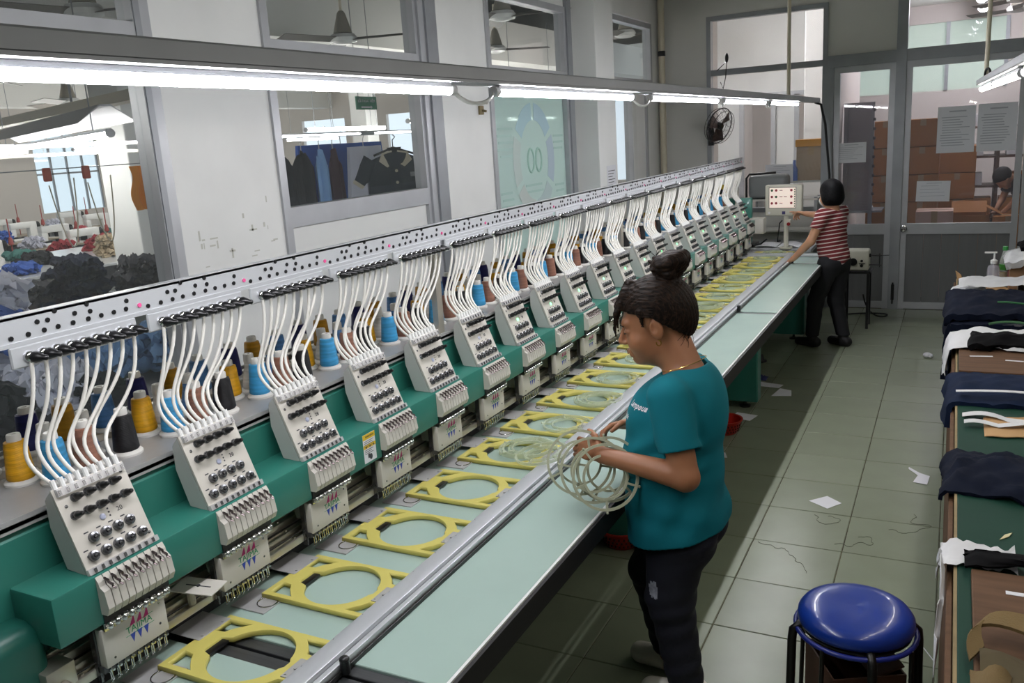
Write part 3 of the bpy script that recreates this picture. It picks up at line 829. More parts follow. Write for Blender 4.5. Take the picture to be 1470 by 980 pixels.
# ================================================================ HOOPS
M['hoopclear'] = mat('clear_green_acrylic', 'ccd6b8', .2, alpha=.42, spec=.6)
M['hooppale'] = mat('pale_beige_hoop_plastic', 'aaad94', .35, var=.05, scale=20)
def hoop_parts(root, mo, rO=.100, rI=.064, r=.0042, h=.010, seed=0):
    def ring(R, rr, hh):
        mb = MB(); n = 44
        prof = [(-rr, -hh / 2), (rr, -hh / 2), (rr, hh / 2), (-rr, hh / 2)]
        vs = []; fs = []
        for i in range(n):
            a = 2 * math.pi * i / n
            for dr, z in prof: vs.append(((R + dr) * math.cos(a), (R + dr) * math.sin(a), z))
        for i in range(n):
            j = (i + 1) % n
            for q in range(4): fs.append((i * 4 + q, j * 4 + q, j * 4 + (q + 1) % 4, i * 4 + (q + 1) % 4))
        return mb.add(vs, fs)
    ring(rO, r, h).build('outer_ring', mo, root, 50)
    ring(rI, r * .9, h * .9).build('inner_ring', mo, root, 50)
    for q in range(5):
        a = seed + q * 2 * math.pi / 5
        c, s = math.cos(a), math.sin(a)
        MB().box(((rO + rI) / 2 * c, (rO + rI) / 2 * s, 0), (rO - rI, .007, h * .75), (0, 0, a)).build('spoke', mo, root)
        if q % 2 == 0: MB().cyl((rO * 1.0 * c, rO * s, h * .2), (rO * 1.09 * c, rO * 1.09 * s, h * .2), .0035, n=8).ell((rO * 1.09 * c, rO * 1.09 * s, h * .2), .005, 8, 6).build('peg', mo, root, 50)
hproto = None
hr = random.Random(21)
for k in range(4, NH):
    fx, fy = -1.664 + .187, 1.222 + PITCH * k + .12
    dx = {4: .03, 5: .075, 6: .07}.get(k, hr.uniform(-.01, .05)); dy = {4: .035, 5: -.01, 6: -.02}.get(k, hr.uniform(-.03, .03))
    t = thing('embroidery_hoop', 'clear double-ring plastic hoop lying on the %s yellow frame from the camera' % ORD[k], 'hoop', (fx + dx, fy + dy, .7725), hr.uniform(0, 6), 'clear hoops on the yellow frames')
    t.rotation_euler[0] = hr.uniform(-.008, .008)
    if hproto is None: hoop_parts(t, M['hoopclear'], seed=.3); hproto = t
    else:
        for ch in hproto.children: copy_tree(ch, t)
    if k in (4, 6, 9, 12, 15):
        t2 = thing('embroidery_hoop', 'second clear hoop stacked on top on the %s yellow frame from the camera' % ORD[k], 'hoop', (fx + dx + .022, fy + dy - .012, .784), hr.uniform(0, 6), 'clear hoops on the yellow frames')
        for ch in hproto.children: copy_tree(ch, t2)
# extra loose hoop on the sash rail by the fifth frame
t2 = thing('embroidery_hoop', 'clear hoop leaning over the sash rail right by the held stack of hoops', 'hoop', (-1.325, 1.222 + PITCH * 4 + .055, .802), .5, 'clear hoops on the yellow frames')
t2.rotation_euler[1] = -.12
for ch in hproto.children: copy_tree(ch, t2)
# stack of pale hoops held by the worker
def held(c, nrm, seed, label):
    t = thing('embroidery_hoop', label, 'hoop', c, 0, 'pale hoops in the hands of the worker')
    t.rotation_mode = 'QUATERNION'; t.rotation_quaternion = Vector((0, 0, 1)).rotation_difference(Vector(nrm).normalized())
    hoop_parts(t, M['hooppale'], .104, .070, .0042, .012, seed)
    return t
HELD = [((-.950, 2.400, .880), (.50, -.80, .32), .2, 'pale hoop nearest the wrist of the worker in teal'),
        ((-1.0, 2.42, .890), (.46, -.82, .34), .9, 'second pale hoop from the wrist in the held stack'),
        ((-1.055, 2.44, .903), (.40, -.85, .34), 1.5, 'pale hoop at the finger end of the held stack'),
        ((-.965, 2.47, .878), (.52, -.80, .30), 2.2, 'pale hoop hanging at the back of the held stack')]
for h in HELD: held(*h)

# ================================================================ PEOPLE (smooth-union distance fields, polygonised)
def surface_nets(vol, org, h):
    s = vol < 0
    nx, ny, nz = vol.shape
    cnt = np.zeros((nx - 1, ny - 1, nz - 1), np.int8)
    for a in (0, 1):
        for b in (0, 1):
            for c in (0, 1): cnt += s[a:nx - 1 + a, b:ny - 1 + b, c:nz - 1 + c]
    act = (cnt > 0) & (cnt < 8)
    idx = np.argwhere(act)
    ids = -np.ones(act.shape, np.int64); ids[act] = np.arange(len(idx))
    acc = np.zeros((len(idx), 3)); num = np.zeros(len(idx))
    I, J, K = idx.T
    corners = [(a, b, c) for a in (0, 1) for b in (0, 1) for c in (0, 1)]
    val = {q: vol[I + q[0], J + q[1], K + q[2]] for q in corners}
    for q in corners:
        for ax in range(3):
            if q[ax] == 0:
                p = list(q); p[ax] = 1; p = tuple(p)
                va, vb = val[q], val[p]
                cr = (va < 0) != (vb < 0)
                t = np.where(cr, va / np.where(cr, va - vb, 1), 0)
                pos = np.tile(np.array(q, float), (len(idx), 1)); pos[:, ax] += t
                acc[cr] += pos[cr]; num[cr] += 1
    verts = (idx + acc / num[:, None]) * h + np.array(org)
    faces = []
    for ax in range(3):
        sl0 = [slice(None)] * 3; sl1 = [slice(None)] * 3
        sl0[ax] = slice(0, -1); sl1[ax] = slice(1, None)
        a, b = s[tuple(sl0)], s[tuple(sl1)]
        e = np.argwhere(a != b)
        o1, o2 = [(1, 2), (2, 0), (0, 1)][ax]
        ok = (e[:, o1] > 0) & (e[:, o2] > 0) & (e[:, o1] < vol.shape[o1] - 1) & (e[:, o2] < vol.shape[o2] - 1)
        e = e[ok]
        ina = a[tuple(e.T)]
        def cid(d1, d2):
            q = e.copy(); q[:, o1] += d1; q[:, o2] += d2
            return ids[tuple(q.T)]
        q4 = np.stack([cid(-1, -1), cid(0, -1), cid(0, 0), cid(-1, 0)], 1)
        q4[~ina] = q4[~ina][:, ::-1]
        faces.append(q4)
    return verts, np.concatenate(faces)

class SDF:
    def __init__(s, lo, hi, h):
        s.lo = np.array(lo, float); s.h = h
        s.n = np.ceil((np.array(hi) - s.lo) / h).astype(int) + 1
        s.vol = np.full(s.n, .2, np.float32)
        s.ax = [s.lo[i] + np.arange(s.n[i]) * h for i in range(3)]
    def blk(s, lo, hi):
        a = np.clip(np.floor((np.array(lo) - s.lo) / s.h).astype(int), 0, s.n)
        b = np.clip(np.ceil((np.array(hi) - s.lo) / s.h).astype(int) + 1, 0, s.n)
        return tuple(slice(x, y) for x, y in zip(a, b))
    def pts(s, sl): return np.meshgrid(*[s.ax[i][sl[i]] for i in range(3)], indexing='ij')
    def put(s, sl, d, k, op):
        v = s.vol[sl]
        if op == 'u':
            hh = np.clip(.5 + .5 * (v - d) / k, 0, 1); s.vol[sl] = v * (1 - hh) + d * hh - k * hh * (1 - hh)
        elif op == 's':
            d = -d; hh = np.clip(.5 - .5 * (v - d) / k, 0, 1); s.vol[sl] = v * (1 - hh) + d * hh + k * hh * (1 - hh)
    def cap(s, a, b, ra, rb=None, k=.012, op='u', sq=None):
        """tapered capsule; sq=(axis vector, factor) flattens across that axis"""
        rb = ra if rb is None else rb
        a = np.array(a, float); b = np.array(b, float); R = max(ra, rb) + k + .03
        sl = s.blk(np.minimum(a, b) - R, np.maximum(a, b) + R)
        X, Y, Z = s.pts(sl)
        if X.size == 0: return s
        d = b - a; L = max((d * d).sum(), 1e-9)
        px, py, pz = X - a[0], Y - a[1], Z - a[2]
        t = np.clip((px * d[0] + py * d[1] + pz * d[2]) / L, 0, 1)
        qx, qy, qz = px - t * d[0], py - t * d[1], pz - t * d[2]
        if sq is not None:
            v = np.array(sq[0], float); v /= np.linalg.norm(v); dt = (qx * v[0] + qy * v[1] + qz * v[2]) * (1 / sq[1] - 1)
            qx, qy, qz = qx + dt * v[0], qy + dt * v[1], qz + dt * v[2]
        dist = np.sqrt(qx * qx + qy * qy + qz * qz) - (ra + (rb - ra) * t)
        if sq is not None: dist = dist * min(1, sq[1])
        s.put(sl, dist, k, op); return s
    def ell(s, c, r, k=.015, op='u', rot=None):
        c = np.array(c, float); r = np.array([r] * 3 if np.isscalar(r) else r, float)
        R = r.max() + k + .03
        sl = s.blk(c - R, c + R); X, Y, Z = s.pts(sl)
        if X.size == 0: return s
        p = np.stack([X - c[0], Y - c[1], Z - c[2]], -1)
        if rot is not None: p = p @ np.array(rot)          # columns are the local axes
        k0 = np.sqrt(((p / r) ** 2).sum(-1)); k1 = np.sqrt(((p / (r * r)) ** 2).sum(-1)) + 1e-9
        s.put(sl, k0 * (k0 - 1) / k1, k, op); return s
    def cut(s, p, n, lo=None, hi=None):
        """remove everything on the +n side of the plane through p, optionally only inside a box"""
        n = np.array(n, float); n /= np.linalg.norm(n)
        sl = s.blk(s.lo if lo is None else lo, (s.lo + s.n * s.h) if hi is None else hi)
        X, Y, Z = s.pts(sl)
        d = (X - p[0]) * n[0] + (Y - p[1]) * n[1] + (Z - p[2]) * n[2]
        s.vol[sl] = np.maximum(s.vol[sl], d); return s
    def wrinkle(s, fn):
        X, Y, Z = np.meshgrid(*s.ax, indexing='ij'); s.vol += fn(X, Y, Z).astype(np.float32); return s
    def mesh(s, name, m):
        s.vol[0], s.vol[-1] = .2, .2; s.vol[:, 0], s.vol[:, -1] = .2, .2; s.vol[:, :, 0], s.vol[:, :, -1] = .2, .2
        v, f = surface_nets(s.vol, s.lo, s.h)
        me = bpy.data.meshes.new(name)
        me.vertices.add(len(v)); me.vertices.foreach_set('co', v.astype(np.float32).ravel())
        me.loops.add(len(f) * 4); me.loops.foreach_set('vertex_index', f.astype(np.int32).ravel())
        me.polygons.add(len(f)); me.polygons.foreach_set('loop_start', np.arange(0, len(f) * 4, 4, dtype=np.int32))
        me.polygons.foreach_set('use_smooth', np.ones(len(f), bool))
        me.update(calc_edges=True); me.validate()
        me.materials.append(m)
        return me

def rotY(a):
    c, s = math.cos(a), math.sin(a)
    return np.array([[c, 0, s], [0, 1, 0], [-s, 0, c]])      # positive a tips +x (forward) downwards
def rotZ(a):
    c, s = math.cos(a), math.sin(a)
    return np.array([[c, -s, 0], [s, c, 0], [0, 0, 1]])
class Head:
    """maps head-local coordinates (x forward, y left, z up, origin between the ears) to body space"""
    def __init__(s, o, pitch=0.0, yaw=0.0, scale=1.0):
        s.o = np.array(o, float); s.R = rotZ(yaw) @ rotY(pitch); s.k = scale
    def __call__(s, x, y, z): return s.o + s.R @ (np.array([x, y, z]) * s.k)
def add_head(b, H, ears=True):
    k = H.k; E = lambda c, r, kk=.012, op='u': b.ell(H(*c), np.array(r) * k, kk, op, H.R)
    C = lambda a, c, ra, rb, kk=.008: b.cap(H(*a), H(*c), ra * k, rb * k, kk)
    E((-.014, 0, .028), (.092, .073, .082)); E((.028, 0, -.030), (.060, .060, .085), .02)
    E((.030, 0, -.070), (.052, .053, .042), .02); E((.070, 0, -.098), (.017, .018, .015), .018)
    for s in (-1, 1): E((.056, s * .034, -.044), (.028, .027, .028), .02)
    C((.076, -.032, .016), (.076, .032, .016), .013, .013, .014)
    C((.086, 0, -.002), (.103, 0, -.036), .0075, .0115, .010)
    for s in (-1, 1):
        E((.094, s * .011, -.041), (.010, .008, .007), .006)
        E((.089, s * .031, -.007), (.011, .016, .008), .010, 's')
        E((.076, s * .031, -.008), (.011, .014, .010), .005)
    C((.088, -.016, -.068), (.088, .016, -.068), .0050, .0050, .006); C((.093, -.006, -.067), (.093, .006, -.067), .0055, .0055, .006)
    C((.086, -.014, -.079), (.086, .014, -.079), .0065, .0065, .006)
    if ears:
        for s in (-1, 1):
            E((-.006, s * .073, -.012), (.019, .008, .031), .004); E((.002, s * .080, -.008), (.008, .006, .014), .004, 's')
def add_hand(b, w, fwd, up, side, curl, r=.0085, spread=.10, thumb=(.6, .5), L=.165):
    """w wrist, fwd along the forearm, up = back of the hand, side +1 left -1 right hand; curl = bend per joint for 4 fingers"""
    f = np.array(fwd, float); f /= np.linalg.norm(f); u = np.array(up, float); u -= f * (u @ f); u /= np.linalg.norm(u)
    t = np.cross(u, f) * -side                     # towards the thumb for palm facing -u
    w = np.array(w, float); k = L / .165
    rot = np.stack([f, t, u], 1)
    b.cap(w - f * .02, w + f * .03 * k, .023 * k, .026 * k, .012, sq=(u, .75))
    b.ell(w + f * .055 * k, np.array((.045, .038, .0145)) * k, .010, 'u', rot)
    lens = [(.036, .023, .019), (.041, .026, .020), (.038, .024, .019), (.029, .019, .017)]
    for i in range(4):
        off = (.027 - .018 * i) * k
        base = w + f * ((.092 - .004 * abs(i - 1)) * k) + t * off
        d = f + t * spread * (1.5 - i) * .5; d /= np.linalg.norm(d)
        p = base - d * .022 * k; ang = 0.0
        b.cap(p, base, r * 1.05 * k, r * k, .005)
        p = base
        for j, l in enumerate(lens[i]):
            ang += curl[i] * (1.0 if j < 2 else .7)
            dd = d * math.cos(ang) - u * math.sin(ang)
            q = p + dd * l * k
            b.cap(p, q, r * (1 - .06 * j) * k, r * (.92 - .08 * j) * k, .004)
            p = q
    p = w + f * .025 * k + t * .022 * k; ang = thumb[0]
    d = f * math.cos(ang) + t * math.sin(ang); q = p + d * .045 * k; b.cap(p, q, .0125 * k, .0105 * k, .008)
    d2 = f * math.cos(ang - .3) + t * math.sin(ang - .3) - u * thumb[1]; d2 /= np.linalg.norm(d2)
    q2 = q + d2 * .030 * k; b.cap(q, q2, .0105 * k, .0092 * k, .004)
    d3 = f * math.cos(ang - .5) + t * math.sin(ang - .5) - u * thumb[1] * 1.3; d3 /= np.linalg.norm(d3)
    b.cap(q2, q2 + d3 * .024 * k, .0092 * k, .0075 * k, .004)

M['skin'] = mat('warm_brown_skin', '9c6a4b', .45, var=.05, scale=14, sss=.12, spec=.4)
M['skin2'] = mat('light_tan_skin', 'b5876a', .45, var=.04, scale=14, sss=.12, spec=.4)
def hair_mat(name, col, hi):
    m = mat(name, col, .55, spec=.12)
    nt = m.node_tree; b = nt.nodes['Principled BSDF']
    tc = nt.nodes.new('ShaderNodeTexCoord'); mpn = nt.nodes.new('ShaderNodeMapping'); mpn.inputs['Scale'].default_value = (6, 60, 14); mpn.inputs['Rotation'].default_value = (0, .5, 0)
    n = nt.nodes.new('ShaderNodeTexNoise'); n.inputs['Scale'].default_value = 6; n.inputs['Detail'].default_value = 4
    nt.links.new(tc.outputs['Object'], mpn.inputs[0]); nt.links.new(mpn.outputs[0], n.inputs['Vector'])
    cr = nt.nodes.new('ShaderNodeValToRGB'); cr.color_ramp.elements[0].color = (*lin(col), 1); cr.color_ramp.elements[1].color = (*lin(hi), 1)
    cr.color_ramp.elements[0].position = .42; cr.color_ramp.elements[1].position = .75
    nt.links.new(n.outputs['Fac'], cr.inputs[0]); nt.links.new(cr.outputs[0], b.inputs['Base Color'])
    bp = nt.nodes.new('ShaderNodeBump'); bp.inputs['Strength'].default_value = .5; bp.inputs['Distance'].default_value = .004
    nt.links.new(n.outputs['Fac'], bp.inputs['Height']); nt.links.new(bp.outputs[0], b.inputs['Normal'])
    return m
M['hair'] = hair_mat('dark_brown_hair', '100b08', '33241a')
M['hairblk'] = hair_mat('black_hair', '08080a', '1a191b')
M['tealshirt'] = mat('teal_cotton', '0c6c79', .8, var=.06, scale=5, bump=.12, bscale=500, spec=.2)
M['jeans'] = mat('dark_indigo_denim', '0f1120', .8, var=.15, scale=9, bump=.15, bscale=400)
M['slacks'] = mat('charcoal_trousers', '17181d', .85, var=.08, scale=6)
M['shoew'] = mat('white_slip_on_shoe', 'd6d2c8', .5)
M['shoeb'] = mat('black_shoe', '0c0c0d', .6)

# ---------------------------------------------------------------- worker in teal, local x forward, y left
def near_woman():
    X0, Yp = -.795, 2.645
    HD = Head((.058, 0.0, 1.348), math.radians(14), math.radians(15), 1.17)
    sh = {1: (-.035, .158, 1.125), -1: (-.02, -.155, 1.125)}
    el = {1: (-.095, .205, .895), -1: (-.04, -.215, .885)}
    wr = {1: (.175, .210, .94), -1: (.165, -.075, .955)}
    b = SDF((-.32, -.32, -.01), (.50, .34, 1.58), .0042)
    add_head(b, HD)
    b.cap(HD(-.03, 0, -.05), (-.05, 0, 1.15), .058, .066, .03); b.cap(HD(.045, 0, -.088), HD(-.01, 0, -.105), .034, .045, .025)
    b.cap((-.05, -.08, 1.135), (-.05, .08, 1.135), .055, .055, .04)
    b.ell((-.02, 0, 1.0), (.10, .135, .17), .04); b.ell((.0, 0, .82), (.12, .145, .16), .04)
    for s in (1, -1):
        b.cap(sh[s], el[s], .052, .043, .02); b.cap(el[s], wr[s], .044, .026, .012)
        hip = (-.01, s * .085, .70); kn = (.0 if s > 0 else .115, s * .085, .40); an = (-.055 if s > 0 else .05, s * .085, .085)
        b.cap(hip, kn, .085, .058, .03); b.cap(kn, an, .056, .036, .02)
        b.cap(an, (an[0] + .02, an[1], .05), .036, .034, .02); b.cap((an[0] - .01, an[1], .045), (an[0] + .12, an[1] + s * .012, .03), .033, .026, .02)
    f1 = np.array(wr[1]) - np.array(el[1]); f2 = np.array(wr[-1]) - np.array(el[-1])
    add_hand(b, wr[1], f1 + np.array((0, -.06, .0)), (.1, .75, .65), 1, (.50, .55, .6, .65), thumb=(.75, .4), L=.155)
    add_hand(b, wr[-1], (.8, .55, .0), (.1, -.45, .9), -1, (.5, .55, .6, .65), thumb=(.7, .5), L=.155)
    body = put('person', b.mesh('person', M['skin']), None, (X0, Yp, 0), (0, 0, math.pi))
    tag(body, 'person in a teal t-shirt and dark jeans holding a stack of hoops', 'person')
    # hair with bun
    h = SDF((-.20, -.16, 1.20), (.25, .16, 1.62), .004)
    Eh = lambda c, r, kk=.012, op='u': h.ell(HD(*c), np.array(r) * HD.k, kk, op, HD.R)
    Eh((-.018, 0, .030), (.106, .086, .096)); Eh((-.055, 0, -.005), (.066, .072, .075), .02)
    Xh, Yh, Zh = np.meshgrid(*h.ax, indexing='ij')
    ph = np.stack([Xh - HD.o[0], Yh - HD.o[1], Zh - HD.o[2]], -1) @ HD.R / HD.k
    rem = np.maximum((ph[..., 2] - .42 * ph[..., 0] - .022) / 1.085, (ph[..., 2] - 1.0 * ph[..., 0] - .022) / 1.414)
    h.vol = np.maximum(h.vol, -rem * HD.k).astype(np.float32)
    # forehead fringe and side locks
    for s in (-1, 1):
        h.cap(HD(.055, s * .02, .098), HD(.092, s * .042, .052), .018, .010, .012); h.cap(HD(.092, s * .042, .052), HD(.108, s * .040, .012), .009, .005, .006); h.cap(HD(.108, s * .040, .012), HD(.112, s * .042, -.018), .005, .002, .004)
        h.cap(HD(.026, s * .072, .045), HD(.028, s * .073, .002), .010, .004, .010)
    h.cap(HD(.04, 0, .112), HD(.09, 0, .062), .02, .012, .012)
    # bun: a twisted coil on the crown
    bc = np.array((-.085, 0, .126))
    for i in range(9):
        a0 = i * .78; a1 = a0 + .78
        p = lambda a, i: HD(bc[0] + .034 * math.cos(a), bc[1] + .036 * math.sin(a), bc[2] + .012 + .012 * math.sin(a * .5 + 1) - .004 + .0015 * i)
        h.cap(p(a0, i), p(a1, i + 1), .026, .024, .006)
    h.ell(HD(-.090, 0, .140), (.050, .050, .042), .010); h.ell(HD(-.060, .02, .155), .022, .008); h.ell(HD(-.118, -.01, .150), .022, .008); h.ell(HD(-.075, .03, .120), .024, .008); h.cap(HD(-.055, 0, .088), HD(-.080, 0, .118), .036, .032, .015)
    for a in ((-.048, .02, .170), (-.028, -.02, .158), (-.12, .01, .158), (-.033, .03, .140)): h.cap(HD(-.083, 0, .126), HD(*a), .014, .006, .008)
    rw = np.random.RandomState(2)
    h.wrinkle(lambda X, Y, Z: .0013 * np.sin(260 * (Y + .35 * np.sin(9 * Z)) + 40 * X) + .001 * np.sin(430 * Y - 60 * Z))
    put('hair', h.mesh('hair', M['hair']), body)
    ws = MB()
    rr = random.Random(4)
    for q in range(16):
        s = 1 if q % 3 else -1
        p = HD(rr.uniform(-.09, -.05), s * rr.uniform(.02, .055), rr.uniform(-.055, -.03)); e = p + np.array((rr.uniform(-.02, .03), s * .005, -rr.uniform(.03, .07)))
        ws.tube(bez(p, p + np.array((-.01, s * .008, -.02)), e + np.array((-.01, 0, .015)), e, 5), .0007, 4)
    for q in range(8):
        p = HD(-.05, rr.uniform(-.02, .02), .17); e = p + np.array((rr.uniform(-.05, .06), rr.uniform(-.02, .02), rr.uniform(.01, .035)))
        ws.tube(bez(p, (p + e) / 2 + np.array((0, 0, .02)), e, e, 5), .0007, 4)
    ws.build('loose_hairs', M['hair'], body)['kind'] = 'stuff'
    # face details
    for s in (1, -1):
        MB().tube([HD(.090, s * .016, .008), HD(.091, s * .030, .014), HD(.082, s * .046, .010)], [.002, .003, .0015], 6).build('eyebrow', M['hair'], body, 60)
        MB().tube([HD(.0865, s * .019, -.010), HD(.0885, s * .030, -.0125), HD(.081, s * .043, -.010)], .0014, 6).build('eyelashes', M['hair'], body, 60)
        MB().tube([HD(-.004, s * .083, -.043) + np.array((.008 * math.cos(t), 0, -.008 + .009 * math.sin(t))) for t in [math.pi * (.5 + 1.6 * i / 10) for i in range(11)]], .0016, 6).build('earring', mat('gold', 'd8b45a', .2, 1.0), body, 60)
    MB().tube([HD(.0945, -.014, -.0735), HD(.0975, 0, -.0735), HD(.0945, .014, -.0735)], [.0014, .0032, .0014], 6).build('lips', mat('lip_skin', '8d4b43', .4), body, 60)
    nk = [(-.038 + .072 * math.cos(a), .067 * math.sin(a), 1.205 - .026 * math.cos(a)) for a in [2 * math.pi * i / 40 for i in range(40)]]
    MB().tube(nk, .0014, 5, closed=True).build('necklace', mat('gold_chain', 'd8b868', .25, 1.0), body, 60)
    # t-shirt
    t = SDF((-.30, -.34, .50), (.30, .36, 1.28), .0045)
    t.ell((-.045, 0, 1.045), (.118, .165, .165), .03); t.ell((-.085, 0, 1.06), (.088, .145, .16), .03); t.ell((.035, 0, 1.00), (.118, .150, .13), .03)
    t.cap((-.012, 0, 1.02), (.008, 0, .86), .150, .160, .03, sq=((0, 1, 0), 1.10)); t.cap((.008, 0, .86), (-.012, 0, .60), .160, .172, .03, sq=((0, 1, 0), 1.20))
    for s in (1, -1): t.ell((-.062, s * .07, .675), (.104, .108, .14), .03)
    t.cap((-.05, -.09, 1.145), (-.05, .09, 1.145), .060, .060, .03)
    for s in (1, -1):
        a = np.array(sh[s]); e = np.array(el[s]); d = e - a; d /= np.linalg.norm(d)
        q = a + d * .155
        tt = SDF(t.lo, t.lo + (t.n - 1) * t.h, t.h)
        tt.cap(a - d * .01, q + d * .06, .070, .066, .02)
        tt.cut(q, d)
        hh = np.clip(.5 + .5 * (t.vol - tt.vol) / .02, 0, 1); t.vol = t.vol * (1 - hh) + tt.vol * hh - .02 * hh * (1 - hh)
    t.cut((0, 0, .628), (-.22, 0, -1))
    # neck opening
    t.cap((-.045, 0, 1.17), (-.005, 0, 1.33), .068, .105, .006, 's', sq=((0, 1, 0), 1.12))
    def wr_(X, Y, Z):
        g = .0042 * np.sin(30 * (Z + .9 * X) + 3 * np.sin(5 * Y + 6 * X) + 9 * X) * np.clip((1.0 - Z) * 4, 0, 1) * np.clip((Z - .6) * 6, 0, 1)
        g += .0055 * np.sin(60 * (X * .6 + Z) + 14 * np.sin(6 * Z + 2)) * np.exp(-((Z - .97) / .10) ** 2) * np.exp(-((np.abs(Y) - .15) / .06) ** 2)
        g += .0022 * np.sin(55 * (Z - .8 * X) + 4 * np.sin(9 * X)) * np.exp(-((Z - .72) / .07) ** 2)
        return g
    t.wrinkle(wr_)
    shirt = put('t_shirt', t.mesh('t_shirt', M['tealshirt']), body)
    # small white print on the chest, laid on the cloth
    mb = MB(); fwd = Vector((.80, .60, 0)).normalized(); xd = Vector((-.6, .8, 0)); up = Vector((-.33, -.1, .94))
    place_text(mb, 'Lampoua', .026, (.128, .085, 1.083), xd, up, shear=.2, align='LEFT', depth=.004)
    place_text(mb, 'Hok', .024, (.148, .068, 1.038), xd, up, shear=.2, align='LEFT', depth=.004)
    from mathutils.bvhtree import BVHTree
    me_s = shirt.data
    bv = BVHTree.FromPolygons([v.co for v in me_s.vertices], [tuple(p.vertices) for p in me_s.polygons])
    nv = []
    for q in mb.v:
        q = Vector(q); hit = bv.ray_cast(q + fwd * .2, -fwd)
        nv.append(tuple(hit[0] + hit[1] * .0012) if hit[0] is not None else tuple(q))
    mb.v = nv
    mb.build('chest_print', M['paper'], shirt)
    # jeans
    j = SDF((-.26, -.26, .06), (.28, .26, .82), .0045)
    j.ell((-.012, 0, .72), (.138, .165, .12), .03); j.ell((-.072, .07, .64), (.088, .09, .12), .03); j.ell((-.072, -.07, .64), (.088, .09, .12), .03)
    for s in (1, -1):
        hip = (-.012, s * .088, .69); kn = (.0 if s > 0 else .118, s * .085, .40); an = (-.055 if s > 0 else .05, s * .085, .10)
        j.cap((hip[0] - .02, hip[1] * .78, hip[2]), kn, .110, .082, .03); j.cap(kn, (an[0], an[1], .05), .078, .060, .025)
        j.cut((0, 0, .085), (0, 0, -1))
    j.cut((0, 0, .74), (0, 0, 1))
    j.wrinkle(lambda X, Y, Z: .0028 * np.sin(85 * Z + 30 * X + 6 * np.sin(12 * Y)) * (np.exp(-((Z - .36) / .10) ** 2) + np.exp(-((Z - .62) / .06) ** 2) + np.exp(-((Z - .15) / .07) ** 2)))
    jo = put('jeans', j.mesh('jeans', M['jeans']), body)
    bvj = BVHTree.FromPolygons([v.co for v in jo.data.vertices], [tuple(p.vertices) for p in jo.data.polygons])
    mb = MB(); pr_ = random.Random(5)
    for q in range(16):
        fx, fz = pr_.uniform(-.014, .014), pr_.uniform(-.02, .02); w_, h_ = pr_.uniform(.003, .007), pr_.uniform(.006, .016)
        qs = []
        for dx, dz in ((-w_, -h_), (w_, -h_), (w_, h_), (-w_, h_)):
            o_ = Vector((.035 + fx + dx, .4, .46 + fz + dz)); hit = bvj.ray_cast(o_, Vector((0, -1, 0))); qs.append(hit[0] + hit[1] * (.001 + .0001 * q))
        mb.add(qs, [(0, 1, 2, 3)])
    mb.build('ripped_patch', mat('frayed_denim', '8d919c', .9, var=.3, scale=60), jo, 60)
    # slip-on shoes
    for s in (1, -1):
        an = (-.055 if s > 0 else .05, s * .085)
        sd = SDF((an[0] - .12, an[1] - .09, -.005), (an[0] + .20, an[1] + .09, .12), .004)
        sd.cap((an[0] - .035, an[1], .04), (an[0] + .125, an[1] + s * .012, .036), .045, .040, .02); sd.cap((an[0] - .04, an[1], .05), (an[0] - .035, an[1], .065), .040, .038, .015)
        sd.cap((an[0] - .005, an[1], .085), (an[0] + .04, an[1], .12), .042, .05, .006, 's')
        sd.cut((0, 0, .0), (0, 0, -1))
        so = put('shoe', sd.mesh('shoe', M['shoew']), body)
    return body
near_woman()

# ---------------------------------------------------------------- worker in stripes at the control panel
def stripe_mat():
    m = mat('red_striped_cotton', '6e2226', .85)
    nt = m.node_tree; b = nt.nodes['Principled BSDF']
    tc = nt.nodes.new('ShaderNodeTexCoord'); sx = nt.nodes.new('ShaderNodeSeparateXYZ'); nt.links.new(tc.outputs['Object'], sx.inputs[0])
    a = nt.nodes.new('ShaderNodeMath'); a.operation = 'MULTIPLY_ADD'; a.inputs[1].default_value = .18; nt.links.new(sx.outputs[0], a.inputs[0]); nt.links.new(sx.outputs[2], a.inputs[2])
    f = nt.nodes.new('ShaderNodeMath'); f.operation = 'MULTIPLY'; f.inputs[1].default_value = 1 / .033; nt.links.new(a.outputs[0], f.inputs[0])
    g = nt.nodes.new('ShaderNodeMath'); g.operation = 'FRACT'; nt.links.new(f.outputs[0], g.inputs[0])
    l = nt.nodes.new('ShaderNodeMath'); l.operation = 'LESS_THAN'; l.inputs[1].default_value = .26; nt.links.new(g.outputs[0], l.inputs[0])
    mx = nt.nodes.new('ShaderNodeMix'); mx.data_type = 'RGBA'
    mx.inputs[6].default_value = (*lin('6e2226'), 1); mx.inputs[7].default_value = (*lin('cfc3bd'), 1)
    nt.links.new(l.outputs[0], mx.inputs[0]); nt.links.new(mx.outputs[2], b.inputs['Base Color'])
    return m
